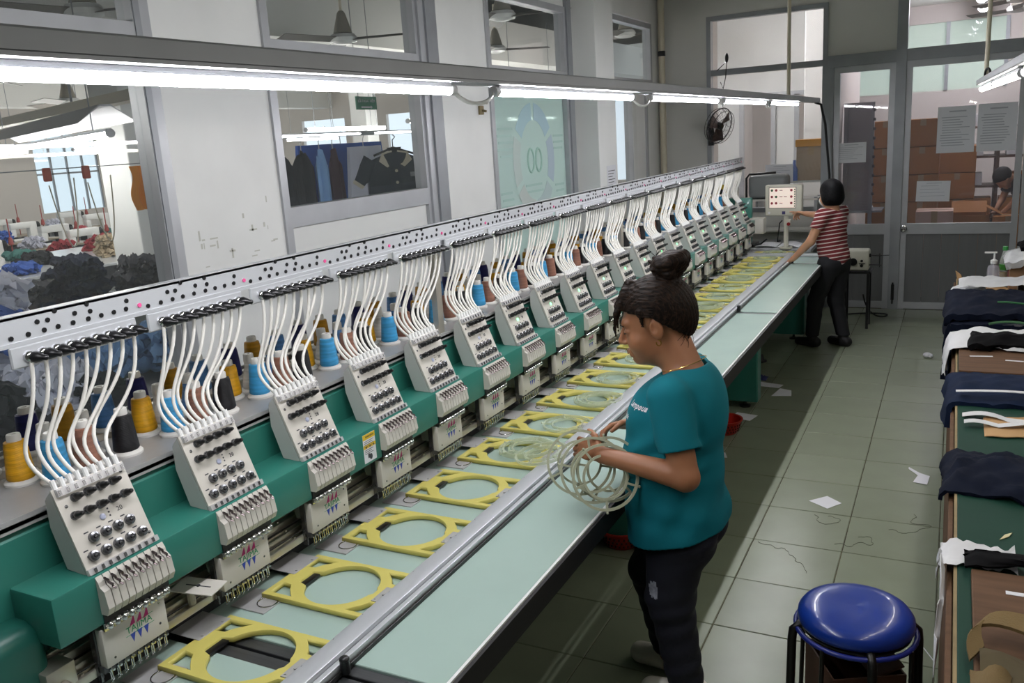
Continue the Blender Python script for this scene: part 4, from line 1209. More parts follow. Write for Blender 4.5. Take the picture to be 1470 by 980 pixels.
def person_std(name, label, loc, rz, P, skin, shirtm, legm, shoem, hairm, h=.006, cat='person', bob=False, mask=False, hands=True):
    HD = Head(P['head'], P.get('pitch', 0), P.get('yaw', 0))
    pts = [np.array(q, float) for k in ('sh', 'el', 'wr', 'hip', 'kn', 'an') for q in P[k].values()] + [HD.o]
    lo = np.min(pts, 0) - .22; hi = np.max(pts, 0) + .22; lo[2] = -.01
    b = SDF(lo, hi, h)
    add_head(b, HD)
    ch, be, pe = (np.array(P[k], float) for k in ('chest', 'belly', 'pelvis'))
    nb = (np.array(P['sh'][1]) + np.array(P['sh'][-1])) / 2 + np.array((0, 0, .02))
    b.cap(HD(-.03, 0, -.05), nb, .050, .055, .03); b.cap(ch, be, .115, .11, .04, sq=((1, 0, 0), .8)); b.cap(be, pe, .11, .125, .04, sq=((1, 0, 0), .85))
    for s in (1, -1):
        b.cap(P['sh'][s], P['el'][s], .044, .036, .02); b.cap(P['el'][s], P['wr'][s], .037, .023, .012)
        b.cap(P['hip'][s], P['kn'][s], .075, .052, .03); b.cap(P['kn'][s], P['an'][s], .05, .034, .02)
        fwd = np.array(P['wr'][s]) - np.array(P['el'][s])
        hp = P.get('hand', {}).get(s)
        add_hand(b, P['wr'][s], fwd if hp is None else hp[0], (0, s, .2) if hp is None else hp[1], s, (.35, .4, .45, .5) if hp is None else hp[2], r=.009, L=.155)
    body = put(name, b.mesh(name, skin), None, loc, (0, 0, rz)); tag(body, label, cat)
    # shirt
    t = SDF(lo, hi, h); g = lambda v: v
    t.cap(ch, be, .132, .128, .04, sq=((1, 0, 0), .82)); t.cap(be, pe + np.array((0, 0, .02)), .128, .142, .04, sq=((1, 0, 0), .85))
    t.cap(np.array(P['sh'][1]) * np.array((1, .7, 1)), np.array(P['sh'][-1]) * np.array((1, .7, 1)), .058, .058, .03)
    for s in (1, -1):
        a = np.array(P['sh'][s]); e = np.array(P['el'][s]); d = (e - a); L = np.linalg.norm(d); d /= L
        q = a + d * L * P.get('sleeve', .6)
        tt = SDF(lo, hi, h); tt.cap(a, q + d * .05, .060, .054, .02); tt.cut(q, d)
        hh = np.clip(.5 + .5 * (t.vol - tt.vol) / .02, 0, 1); t.vol = t.vol * (1 - hh) + tt.vol * hh - .02 * hh * (1 - hh)
    t.cut(pe + np.array((0, 0, -.06)), (pe - be)); t.ell(HD(-.03, 0, -.09), .07, .006, 's')
    t.wrinkle(lambda X, Y, Z: .0025 * np.sin(50 * (Z + .6 * X) + 6 * np.sin(8 * Y)))
    put('shirt', t.mesh('shirt', shirtm), body)
    j = SDF(lo, hi, h); j.cap(pe, pe + np.array((0, 0, .01)), .138, .13, .03, sq=((1, 0, 0), .85))
    for s in (1, -1):
        j.cap(P['hip'][s], P['kn'][s], .092, .068, .03); an = np.array(P['an'][s], float); j.cap(P['kn'][s], an, .068, .056, .02)
    j.cut((0, 0, P.get('cuff', .10)), (0, 0, -1))
    j.wrinkle(lambda X, Y, Z: .0025 * np.sin(60 * Z + 20 * X) * np.exp(-((Z - .4) / .15) ** 2))
    put('trousers', j.mesh('trousers', legm), body)
    for s in (1, -1):
        an = np.array(P['an'][s], float); td = np.array(P.get('toe', {}).get(s, (1, 0, 0)), float)
        sd = SDF((an[0] - .2, an[1] - .2, -.005), (an[0] + .24, an[1] + .2, .13), .005)
        q = np.array((an[0], an[1], .045)); sd.cap(q - td * .04, q + td * .13 - np.array((0, 0, .008)), .043, .036, .02); sd.cap(q, q + np.array((0, 0, .04)), .044, .042, .02)
        sd.cut((0, 0, 0), (0, 0, -1)); put('shoe', sd.mesh('shoe', shoem), body)
    hs = SDF(HD.o - .22, HD.o + .22, .005)
    Eh = lambda c, r, kk=.012, op='u': hs.ell(HD(*c), r, kk, op, HD.R)
    Eh((-.016, 0, .030), (.104, .088, .094))
    if bob:
        Eh((-.026, 0, -.035), (.088, .098, .085), .03)
        hs.cut(HD(0, 0, -.098), HD.R @ np.array((.10, 0, -1)))
        cutf = SDF(HD.o - .22, HD.o + .22, .005)
        cutf.ell(HD(.12, 0, -.05), (.085, .082, .098), .01, 'u', HD.R)
        hh = -cutf.vol; hs.vol = np.maximum(hs.vol, hh)
    else:
        hs.cut(HD(0, 0, -.02), HD.R @ np.array((.7, 0, -1)))
    put('hair', hs.mesh('hair', hairm), body)
    if mask:
        ms = SDF(HD.o - .18, HD.o + .18, .005); ms.ell(HD(.062, 0, -.055), (.052, .058, .052), .01, 'u', HD.R); ms.cut(HD(.03, 0, 0), HD.R @ np.array((-1, 0, 0)))
        mo = put('face_mask', ms.mesh('face_mask', mat('pale_mask_cloth', 'd5d8d8', .9)), body)
        for s in (1, -1): MB().tube([HD(.04, s * .056, -.035), HD(.01, s * .080, -.01), HD(-.015, s * .082, -.005)], .0016, 5).build('ear_loop', M['paper'], mo)
    return body
TH_F = math.radians(152)
P = dict(head=(.03, .0, 1.335), pitch=.10, yaw=math.radians(-14), chest=(.0, 0, 1.08), belly=(.01, 0, .93), pelvis=(-.02, 0, .78),
         sh={1: (.0, .15, 1.165), -1: (.02, -.15, 1.165)}, el={1: (.055, .225, .955), -1: (.215, -.20, 1.12)}, wr={1: (.205, .255, .80), -1: (.395, -.175, 1.135)},
         hip={1: (-.02, .08, .74), -1: (-.02, -.08, .74)}, kn={1: (.10, .08, .41), -1: (.02, -.09, .41)}, an={1: (.13, .08, .09), -1: (-.06, -.10, .09)},
         toe={1: (.98, .1, 0), -1: (.98, -.1, 0)}, sleeve=.52,
         hand={1: ((.55, .1, -.35), (.5, .2, .9), (.35, .4, .4, .45)), -1: ((1, .0, .06), (0, -.35, .93), (.05, .8, .9, .95))})
person_std('person', 'person in a red striped shirt touching the control panel screen', (-.90, 7.74, 0), TH_F, P, M['skin2'], stripe_mat(), M['slacks'], M['shoeb'], M['hairblk'], .006, bob=True, mask=True)

# ================================================================ CONTROL PANEL AND FAR END OF THE ROOM
M['cream_pl'] = mat('cream_computer_plastic', 'cfcdbf', .45)
cp = thing('control_panel', 'cream control panel with a lit touch screen on a stalk at the machine end', 'control panel', (-1.425, 8.44, 0), math.radians(-4))
MB().bev(-.17, .17, -.02, .055, 1.085, 1.375, .012, 3).build('housing', M['cream_pl'], cp, 40)
MB().bb(-.135, .120, -.0225, -.019, 1.155, 1.355).build('screen_bezel', mat('grey_bezel', '8b8d84', .4), cp)
MB().bb(-.128, .113, -.0245, -.022, 1.162, 1.348).build('screen', mat('lit_screen', 'd9cfc4', .3, emit='f0d8cc', estr=.45), cp)
ic = [(-.105, 1.325, 'g'), (-.065, 1.325, 'r'), (.075, 1.325, 'r'), (-.105, 1.265, 'r'), (-.065, 1.265, 'g'), (-.02, 1.265, 'k'), (.02, 1.265, 'k'), (.075, 1.265, 'r'), (-.065, 1.205, 'r'), (-.105, 1.205, 'r'), (.075, 1.205, 'r'), (-.02, 1.205, 'k'), (-.02, 1.325, 'k')]
icm = {'g': mat('icon_green', '3d6a4a', .4), 'r': mat('icon_red', '9c3a44', .4), 'k': mat('icon_dark', '6a5a58', .4)}
for x, z, c in ic:
    if c == 'k': MB().bb(x - .014, x + .014, -.0252, -.0244, z - .003, z + .003).build('screen_icon', icm[c], cp)
    else: MB().cyl((x, -.0244, z), (x, -.0252, z), .012, n=12).build('screen_icon', icm[c], cp)
mb = MB()
for i in range(8): mb.bb(.100, .110, -.0252, -.0244, 1.17 + .022 * i, 1.183 + .022 * i)
mb.build('screen_keys', icm['g'], cp)
MB().bb(-.01, .02, -.0225, -.0195, 1.10, 1.128).build('badge', mat('violet_badge', '3d3a6a', .4), cp)
MB().cyl((-.13, -.021, 1.115), (-.13, -.0235, 1.115), .012, n=12).build('power_button', M['white'], cp, 40)
MB().cyl((.02, .02, .775), (.02, .02, 1.09), .022, n=14).cyl((.02, .02, .772), (.02, .02, .785), .06, n=18).build('stalk', M['cream_pl'], cp, 40)
MB().bev(.03, .07, -.03, .02, .99, 1.05, .004).build('switch_box', M['cream_pl'], cp)
MB().cyl((.055, -.031, 1.01), (.055, -.044, 1.01), .016, n=14).build('stop_button', mat('red_button', '8e1f22', .35), cp, 40)

t = thing('end_table', 'low white side table behind the far end of the machine', 'table', (-1.57, 8.80, 0))
MB().bev(-.42, .40, -.37, .35, .735, .77, .004).build('table_top', mat('grey_laminate', '9fa2a4', .4), t)
for x in (-.38, .36):
    for y in (-.33, .31): MB().bb(x - .02, x + .02, y - .02, y + .02, 0, .735).build('leg', M['aludark'], t)
def leaf(sx, lift):
    return lambda u, v: ((-1.50 + sx * (.005 + .20 * u)), 8.50 + .27 * v + .02 * u, .773 + lift * math.sin(math.pi * min(1, u * 1.05)) * .5 + .004)
bk = thing('open_book', 'open pattern book with curling white pages on the end table', 'book', (0, 0, 0))
MB().grid(10, 3, leaf(1, .045), .006).build('right_pages', M['paper'], bk, 60); MB().grid(10, 3, leaf(-1, .02), .006).build('left_pages', M['paper'], bk, 60)
o = MB().bev(-1.98, -1.72, 8.52, 8.80, .77, .80, .008).tube([(-1.74, 8.55, .79), (-1.66, 8.56, .80), (-1.60, 8.55, .85)], .008, 8).build('scale_plate', M['black'], smooth=40)
tag(o, 'flat black device with a lever on the end table', 'device')
o = MB().tube([(-1.55, 9.0, .775), (-1.56, 8.9, .78), (-1.545, 8.86, .86), (-1.53, 8.84, .97), (-1.50, 8.8, 1.0)], .006, 6).build('bent_cable', M['rubber'], smooth=60)
tag(o, 'thin black cable rising behind the control panel', 'cable')

su = thing('shelf_unit', 'white metal shelf unit under the back window', 'shelf', (-1.72, 9.33, 0))
for z in (.40, .86, 1.18): MB().bev(-.44, .50, -.14, .14, z - .02, z, .003).build('shelf_board', M['backwall'], su)
for x in (-.42, .48):
    for y in (-.12, .12): MB().bb(x - .015, x + .015, y - .015, y + .015, 0, 1.19).build('upright', M['aludark'], su)
MB().bb(-.44, .50, .12, .13, .40, .86).build('back_sheet', M['backwall'], su)
pr = thing('plotter', 'grey rounded plotter standing on the shelf unit', 'printer', (-1.78, 9.31, 1.18))
MB().bev(-.14, .26, -.11, .11, .005, .25, .05, 5).build('body', mat('plotter_grey', '8a8d8e', .4), pr, 50)
MB().tube([(-.15, -.12, .02), (-.15, -.12, .22), (-.12, -.12, .26), (.15, -.12, .27)], .012, 8).build('front_bar', M['black'], pr, 60)
MB().bb(-.14, .26, -.09, .09, 0, .006).build('base', M['black'], pr)
o = MB().bev(-2.03, -1.93, 8.28, 8.37, 1.27, 1.40, .004).cyl((-1.93, 8.325, 1.34), (-1.9285, 8.325, 1.34), .025, n=14, mi=1).cyl((-1.98, 8.28, 1.34), (-1.98, 8.2785, 1.34), .025, n=14, mi=1).build('yellow_box', [mat('yellow_card', 'd6b51f', .5), M['ink']], smooth=30)
tag(o, 'small yellow box standing on the far end of the machine', 'box')
wb = thing('bobbin_winder', 'cream bobbin winder with black dials beside the striped worker', 'winder', (-.76, 8.62, 0))
MB().bev(-.11, .09, -.10, .10, .55, .74, .02, 3).build('case', M['cream_pl'], wb, 40)
for x, z, r in ((-.045, .635, .036), (.03, .645, .012), (.03, .60, .014)): MB().cyl((x, -.10, z), (x, -.112, z), r, n=16).build('dial', M['black'], wb, 40)
MB().bb(.005, .06, -.106, -.1, .615, .622).build('slot', M['black'], wb)
MB().cyl((.085, -.05, .69), (.20, -.05, .69), .006).cyl((.085, -.05, .60), (.20, -.05, .60), .006).cyl((.18, -.05, .58), (.18, -.05, .71), .004).cyl((.2, -.05, .69), (.26, -.05, .692), .003).build('spindle_arms', M['black'], wb, 40)
MB().cyl((.10, -.05, .69), (.10, -.05, .69001), .02).cyl((.09, -.05, .675), (.09, -.05, .705), .018).build('tension_wheel', M['black'], wb, 40)
MB().bev(-.13, .11, -.12, .12, .525, .549, .004).build('stand_top', M['black'], wb)
for x in (-.11, .09):
    for y in (-.10, .10): MB().bb(x - .012, x + .012, y - .012, y + .012, 0, .53).build('stand_leg', M['black'], wb)
o = MB().tube(bez((-.72, 8.65, .3), (-.70, 8.85, .03), (-.55, 8.95, .01), (-.53, 9.12, .01), 12) + bez((-.53, 9.12, .01), (-.52, 9.25, .01), (-.9, 9.2, .01), (-.98, 9.0, .01), 14)[1:], .007, 6).build('floor_cable', M['rubber'], smooth=60)
tag(o, 'black power cable looping on the floor by the doors', 'cable')

# wall fan in front of the back window
wf = thing('wall_fan', 'black caged wall fan tilted in front of the back window', 'fan', (-2.30, 9.25, 1.95))
ax = Vector((.86, -.42, -.30)).normalized(); u, w, d = frame_of(ax)
C0 = Vector((.09, -.05, 0))
for q, (R, off) in enumerate(((.185, .0), (.17, .05), (.17, -.05), (.10, .065))):
    MB().tube([C0 + ax * off + (u * math.cos(t) + w * math.sin(t)) * R for t in [2 * math.pi * i / 28 for i in range(28)]], .006 if q == 0 else .003, 6, closed=True).build('cage_ring', M['black'], wf, 60)
mb = MB()
for i in range(24):
    a = 2 * math.pi * i / 24; r_ = u * math.cos(a) + w * math.sin(a)
    for s in (1, -1): mb.tube([C0 + ax * .07 * s + r_ * .03, C0 + ax * .055 * s + r_ * .15, C0 + r_ * .185], .0016, 4)
mb.build('cage_wires', M['black'], wf)['kind'] = 'stuff'
for i in range(3):
    a = 2 * math.pi * i / 3; r_ = u * math.cos(a) + w * math.sin(a); s_ = -u * math.sin(a) + w * math.cos(a)
    MB().grid(4, 4, lambda p, q: C0 + r_ * (.02 + .14 * p) + s_ * ((q - .5) * (.05 + .09 * p)) + ax * ((q - .5) * .04), .003).build('blade', mat('brown_fan_blade_%d' % i, '4b3a36', .3), wf, 60)
MB().cyl(C0 - ax * .12, C0 + ax * .03, .045, .035, n=16).build('motor', M['black'], wf, 40)
MB().tube([C0 - ax * .10, (.0, .05, -.08), (-.06, .20, -.10)], .014, 8).bb(-.09, -.03, .19, .23, -.2, 0).build('arm', M['black'], wf, 40)
o = MB().tube([(-2.30, 9.482, 2.52), (-2.22, 9.46, 2.58), (-2.19, 9.46, 2.62), (-2.20, 9.45, 2.45), (-2.23, 9.46, 2.33), (-2.26, 9.47, 2.40)], .005, 6).ell((-2.19, 9.46, 2.64), (.02, .02, .05)).build('hanging_sensor', M['black'], smooth=60)
tag(o, 'small black gadget on a wire at the back window bar', 'device')

# ================================================================ GREEN BENCH ON THE RIGHT
M['green'] = mat('dark_green_laminate', '173c30', .65, var=.06, scale=5, spec=.2)
M['brown'] = mat('worn_brown_board', '5f4633', .7, spec=.25, var=.18, scale=5, stretch=(1, 7, 1), detail=6)
M['edgecream'] = mat('pale_edge_wood', '8f7c58', .7, var=.2, scale=10)
bn = thing('work_bench', 'long green topped bench with brown plank sides on the right', 'bench', (.55, 4.3, 0))
BX, BY = .55, 4.3
def bpart(mb, nm, m, sm=None):
    o = mb.build(nm, m, bn, sm); o.location = (-BX, -BY, 0); return o
bpart(MB().bev(.058, 1.12, 1.55, 7.02, .725, .75, .003), 'bench_top', M['green'])
bpart(MB().bb(.050, .058, 1.55, 7.02, .722, .7485), 'edge_band', M['edgecream'])
for k in range(4):
    y0 = 1.55 + 1.3675 * k; bpart(MB().bev(.034, .050, y0 + .002, y0 + 1.3655, .02, .722, .003, 1), 'side_plank', M['brown'])
bpart(MB().bb(.05, 1.1, 6.98, 7.02, .02, .725), 'end_plank', mat('dark_green_end', '1a332b', .6))
bpart(MB().bb(.06, 1.1, 1.57, 6.98, .10, .13), 'lower_shelf', M['brown'])
def nz(x, y, s=0): return math.sin(x * 2.1 + s) * math.cos(y * 1.7 - s * 1.3) + .5 * math.sin(x * 4.7 - y * 3.1 + s * 2.1) + .25 * math.sin(y * 9.1 + x * 7.3 + s)
def drape(name, label, cat, m, x1, y0, y1, z, hang=0.0, thick=.006, amp=.008, seed=0, skew=0.0, x0=.03, nx=26, ny=18, rag=0.0, group=None, bulge=0.0, parent=None, tz=0.0):
    """cloth lying on the bench; with hang it falls over the bench's left edge"""
    def fn(u, v):
        tot = hang + (x1 - x0)
        sdist = u * tot
        rg = rag * nz(v * 9, u * 3, seed) * (1 - u)
        y = y0 + (y1 - y0) * v + skew * u + .012 * nz(u * 4, v * 3, seed) + rag * .6 * nz(u * 8, seed) * (1 if v > .5 else -1) * (abs(v - .5) * 2) ** 2
        w = amp * nz(u * 6, v * 5, seed)
        if sdist < hang - .02:
            dz = hang - sdist
            return Vector((x0 - .012 - .35 * abs(w) - .10 * dz * dz - .012 * (1 + math.sin(v * 9 + seed)) * min(1, dz * 8), y + .15 * dz * nz(v * 2, seed), z - dz + rg + .012))
        if sdist < hang + .02:
            t = (sdist - hang + .02) / .04
            return Vector((x0 - .012 + .022 * t, y, z - .008 * (1 - t) + .006 * t + abs(w) * .6))
        x = x0 + (sdist - hang)
        return Vector((x, y, z + .006 + abs(w) + bulge * math.sin(math.pi * min(1, max(0, v))) * math.sin(math.pi * min(1, (x - x0) / (x1 - x0) * .5 + .25)) + tz * u))
    o = MB().grid(nx, ny, fn, thick).build(name, m, parent, 70)
    if parent is None: tag(o, label, cat, group)
    return o
M['navy'] = mat('navy_cotton', '0c1324', .85, var=.2, scale=9, bump=.1, bscale=350, spec=.15)
M['navy2'] = mat('blue_navy_cotton', '121f38', .85, var=.15, scale=9, bump=.1, bscale=350, spec=.15)
M['inter'] = mat('white_interlining', 'cfd0d2', .8, var=.04, scale=8)
M['blackcl'] = mat('black_fabric', '07070a', .85, spec=.15)
M['tan'] = mat('tan_card', 'b58f60', .7, var=.06, scale=6)
# near end: board, ragged interlining, black strip, canvas straps
o = MB().bev(.09, .75, 1.78, 2.36, .752, .772, .003).build('wooden_board', M['brown']); tag(o, 'scuffed brown board lying on the near end of the bench', 'board')
o = MB().bb(.165, .26, 2.245, 2.262, .7725, .7735).build('paper_strip', M['paper']); tag(o, 'short white paper strip on the near brown board', 'strip')
drape('interlining_scrap', 'ragged white interlining hanging over the near bench edge', 'fabric', M['inter'], .20, 2.40, 2.54, .752, hang=.05, thick=.0015, amp=.004, seed=1.3, rag=.02)
o = MB().prism([(.018, 2.46, .755), (.018, 2.40, .76), (.022, 2.33, .745), (.020, 2.30, .70), (.016, 2.27, .70), (.012, 2.24, .63), (.018, 2.20, .64), (.014, 2.15, .56), (.022, 2.22, .60), (.03, 2.30, .70), (.03, 2.40, .74)], (-.0015, 0, 0)).build('interlining_tail', M['inter']); tag(o, 'jagged white interlining tail dangling beside the bench', 'fabric')
drape('black_fabric_strip', 'folded black fabric strip across the far edge of the near board', 'fabric', M['blackcl'], .75, 2.37, 2.45, .776, thick=.007, amp=.003, seed=2, x0=.075, bulge=.02)
M['canvas'] = mat('olive_canvas', '6e5a35', .85, var=.1, scale=12, bump=.2, bscale=300)
st = thing('canvas_bag', 'olive canvas bag with straps at the near bench end', 'bag', (.2, 1.85, .775))
MB().grid(12, 14, lambda u, v: Vector((-.10 + .5 * u, -.30 + .40 * v - .16 * u, .012 + .045 * math.sin(math.pi * u) ** .6 * math.sin(math.pi * v) ** .5 + .01 * nz(u * 5, v * 5, 1))), .01).build('bag_body', mat('dark_olive_canvas', '4a4026', .85, var=.12, scale=10), st, 70)
sp_ = bez((-.105, .08, .004), (-.14, .22, .05), (-.03, .22, .06), (.10, .06, .058), 14) + bez((.10, .06, .058), (.18, -.02, .06), (.25, -.1, .06), (.40, -.22, .05), 8)[1:]
MB().grid(22, 2, lambda u, v: sp_[round(u * 22)] + Vector((.028 * (v - .5), .045 * (v - .5), .012 * (v - .5))), .009).build('strap', M['canvas'], st, 60)
MB().grid(8, 6, lambda u, v: Vector((-.12 + .09 * u, -.26 + .24 * v, .025 + .022 * math.sin(math.pi * u) + .008 * nz(u * 4, v * 6, 3))), .012).build('flap', M['canvas'], st, 70)
# navy garment, tan card, strips
drape('navy_garment', 'crumpled navy garment draped over the bench edge beyond the bare green top', 'garment', M['navy'], .62, 2.92, 3.30, .752, hang=.05, thick=.012, amp=.016, seed=.7, skew=-.12, bulge=.05, nx=34, ny=24)
o = MB().prism([(.165, 2.60, .7512), (.18, 2.64, .7512), (.20, 2.66, .7512), (.19, 2.63, .7512)], (0, 0, .002)).build('paper_crumb', mat('yellowish_paper', 'cfc79a', .7)); tag(o, 'tiny yellowish paper crumb on the bare green bench top', 'scrap')
drape('tan_pattern', 'rounded tan card pattern on the green bench top', 'pattern', M['tan'], .50, 3.50, 3.74, .752, thick=.003, amp=.001, seed=4, x0=.15)
o = MB().grid(16, 2, lambda u, v: Vector((.075 + .36 * u, 3.70 + .05 * v + .03 * math.sin(5 * u) - .12 * u, .7585 + .012 * abs(math.sin(7 * u)))), .0012).build('interlining_strip', M['inter'], smooth=60); tag(o, 'longer white interlining strip beside the tan card', 'strip')
o = MB().grid(16, 2, lambda u, v: Vector((.08 + .27 * u, 3.56 + .045 * v + .02 * math.sin(6 * u + 1) + .08 * u, .762 + .012 * abs(math.sin(5 * u + 1)))), .0012).build('interlining_strip', M['inter'], smooth=60); tag(o, 'shorter white interlining strip nearest the crumpled navy garment', 'strip')
drape('navy_trousers', 'folded navy trousers with a white side stripe hanging over the bench', 'garment', M['navy2'], .62, 3.86, 4.36, .756, hang=.11, thick=.022, amp=.008, seed=5, bulge=.03, nx=34, ny=20)
o = MB().grid(18, 2, lambda u, v: Vector((.05 + .36 * u, 3.905 + .028 * v, .800 + .012 * math.sin(2.6 * u))), .002).build('side_stripe', M['inter'], smooth=60); tag(o, 'long white stripe along the folded navy trousers', 'stripe')
o = MB().box((.40, 4.06, .818), (.16, .20, .004), (0, .05, .1)).build('paper_tag', M['paper']); tag(o, 'white printed paper lying on the folded navy trousers', 'paper')
# second board with the wavy interlining and emblem piece
o = MB().bev(.062, .72, 4.34, 4.78, .752, .776, .003).build('wooden_board', M['brown']); tag(o, 'brown board between the folded trousers and the wavy interlining', 'board')
for q, (x, y, a, lb) in enumerate(((.16, 4.62, .15, 'left white paper strip on the middle brown board'), (.31, 4.56, -.1, 'right white paper strip on the middle brown board'))):
    o = MB().box((x, y, .777), (.10, .016, .001), (0, 0, a)).build('paper_strip', M['paper']); tag(o, lb, 'strip')
drape('interlining_sheet', 'wavy edged white interlining sheet hanging down the bench side', 'fabric', M['inter'], .62, 4.76, 5.12, .778, hang=.16, thick=.002, amp=.016, seed=6, rag=.03, skew=-.06, bulge=.05)
drape('black_fabric_cutout', 'black cut fabric piece on the wavy interlining', 'fabric', M['blackcl'], .62, 4.72, 4.92, .80, thick=.03, amp=.01, seed=7, x0=.10, bulge=.04)
o = MB().tube(bez((.20, 5.02, .852), (.27, 5.05, .868), (.36, 5.03, .868), (.44, 4.98, .850), 12), .007, 6).build('green_piping', mat('green_piping', '2f5a35', .7)); tag(o, 'curved green piping on the wavy interlining', 'piping')
o = MB().ell((.33, 4.975, .856), (.02, .008, .004)).prism([(.26, 4.97, .858), (.33, 4.985, .86), (.40, 4.97, .858), (.33, 4.976, .86)], (0, 0, .003)).build('bird_emblem', M['ink']); tag(o, 'small black winged emblem below the green piping', 'emblem')
# tall pile of navy garments
for q, (x1, y0, y1, z, hg, th, sd, lb) in enumerate(((.64, 5.12, 6.02, .756, .26, .035, 8, 'lowest navy garment of the tall pile, hanging farthest down'), (.64, 5.18, 5.98, .80, .14, .035, 9, 'middle navy garment of the tall pile on the bench'), (.64, 5.22, 6.0, .845, .07, .035, 10, 'topmost navy garment of the tall pile with a green hem'))):
    o = drape('navy_garment', lb, 'garment', M['navy'], x1, y0, y1, z, hang=hg, thick=th, amp=.014, seed=sd, bulge=.03, x0=.03 - .012 * q, nx=30, ny=20, group='tall pile of navy garments')
    if q == 2: MB().tube([(.25 + .04 * i, 5.40 - .012 * i, .895 + .004 * math.sin(i)) for i in range(9)], .006, 6).build('green_hem', mat('green_hem', '1e5a30', .7), o)
drape('white_offcut', 'white fabric offcut sticking out beyond the navy pile', 'fabric', M['inter'], .22, 5.98, 6.30, .80, hang=.20, thick=.002, amp=.012, seed=12, rag=.03, x0=.03, skew=.1)
drape('white_sheet', 'white fabric sheet lying over the far side of the navy pile', 'fabric', M['inter'], .70, 6.0, 6.36, .86, thick=.002, amp=.012, seed=13, x0=.06, rag=.02, tz=.02)
o = MB().prism([(.055, 6.95, .752), (.09, 6.80, .752), (.30, 6.50, .752), (.40, 6.55, .752), (.22, 6.90, .752)], (0, 0, .004)).prism([(.055, 6.95, .755), (.09, 6.80, .755), (.075, 6.82, .81), (.04, 6.97, .815)], (.004, .002, 0)).build('folded_card', M['tan']); tag(o, 'folded tan card with one raised flap at the far bench end', 'card')
o = MB().bev(.24, .46, 6.42, 6.50, .752, .765, .002).bev(.20, .40, 6.36, 6.42, .752, .770, .002).build('card_strips', M['tan']); tag(o, 'pair of tan card strips in front of the pump bottle', 'card')
pb = thing('pump_bottle', 'clear pump bottle with a white dispenser on the bench end', 'bottle', (.272, 6.68, .752))
MB().lathe([(0, 0), (.038, 0), (.040, .006), (.040, .13), (.034, .145), (.018, .155), (.016, .165)], n=18).build('bottle', mat('clear_bottle', 'd5d3dd', .15, alpha=.35), pb, 40)
MB().lathe([(0, .002), (.036, .002), (.037, .045), (0, .046)], n=18).build('liquid', mat('lilac_liquid', 'b7a3c9', .2), pb, 40)
MB().lathe([(.020, .16), (.022, .163), (.022, .185), (.010, .19), (.006, .195), (.006, .235), (0, .236)], n=16).box((-.022, 0, .238), (.075, .016, .010)).cyl((0, 0, .165), (0, 0, .02), .004).build('pump', M['white'], pb, 40)
gb = thing('soda_bottle', 'clear bottle with a green cap and amber drink', 'bottle', (.338, 6.74, .752))
MB().lathe([(0, 0), (.030, 0), (.033, .008), (.033, .14), (.030, .17), (.014, .235), (.013, .25)], n=18).build('bottle', mat('clear_bottle_two', 'c9d0c9', .12, alpha=.35), gb, 40)
MB().lathe([(0, .003), (.029, .003), (.031, .10), (0, .101)], n=18).build('drink', mat('amber_drink', '8a6a1c', .2), gb, 40)
MB().lathe([(.034, .11), (.034, .15)], n=18).build('label_wrap', mat('green_label', '3f8a34', .4), gb, 40)
MB().lathe([(0, .272), (.015, .272), (.0165, .268), (.0165, .246), (.014, .244)], n=16).build('cap', mat('green_cap', '2f8a3c', .4), gb, 40)
o = MB().bev(.40, .45, 6.30, 6.40, .752, .86, .003).build('wood_block', mat('grey_brown_wood', '7d6a55', .7, var=.15, scale=8)); tag(o, 'upright brown wooden block beside the blue booklet', 'block')
o = MB().bev(.355, .43, 6.60, 6.68, .752, .90, .02, 3).build('maroon_pouch', mat('maroon_vinyl', '5a1822', .4), smooth=40); tag(o, 'maroon pouch standing behind the wooden block', 'pouch')
bkk = MB().box((.49, 6.22, .84), (.09, .012, .19), (0, 0, .5), 0).box((.488, 6.212, .83), (.07, .004, .12), (0, 0, .5), 1).build('blue_booklet', [mat('blue_cover', '2b5ea8', .4), M['paper']]); tag(bkk, 'blue and white booklet standing on the bench', 'booklet')
o = MB().bev(.36, .90, 6.58, 6.95, .752, .93, .006).build('carton', mat('bench_carton', '8a6a4c', .7)); tag(o, 'brown carton carrying white cloth at the far bench end', 'box')
drape('white_bundle', 'bundle of white cloth on the carton at the far bench end', 'fabric', M['inter'], .92, 6.52, 6.90, .932, thick=.05, amp=.022, seed=15, x0=.33, bulge=.06)
drape('black_bundle', 'black cloth folded on top of the white bundle', 'fabric', M['blackcl'], .90, 6.66, 6.95, 1.02, thick=.03, amp=.012, seed=16, x0=.42, bulge=.03)
# ================================================================ STOOL
sx, sy = -.203, 2.52
s_ = thing('stool', 'round stool with a glossy blue seat and black tube legs', 'stool', (sx, sy, 0))
def seat_fn():
    mb = MB(); prof = [(0, .516), (.05, .517), (.10, .516), (.135, .511), (.155, .502), (.166, .487), (.168, .470), (.164, .458), (.150, .452), (0, .452)]
    n = 40; vs = []; fs = []
    for j, (r, z) in enumerate(prof):
        for i in range(n):
            a = 2 * math.pi * i / n
            dent = (.0022 * math.sin(a * 2 + 1) + .0014 * math.sin(a * 3 + r * 30)) * (1 if .02 < r < .14 and z > .49 else 0) * min(1, r * 12)
            vs.append((r * math.cos(a), r * math.sin(a), z + dent - (.004 if r < .06 and z > .5 else 0)))
    for j in range(len(prof) - 1):
        for i in range(n): fs.append((j * n + i, j * n + (i + 1) % n, (j + 1) * n + (i + 1) % n, (j + 1) * n + i))
    return mb.add(vs, fs)
seat_fn().build('seat', mat('glossy_blue_vinyl', '14348c', .28, var=.08, scale=6, bump=.12, bscale=9, coat=.3), s_, 70)
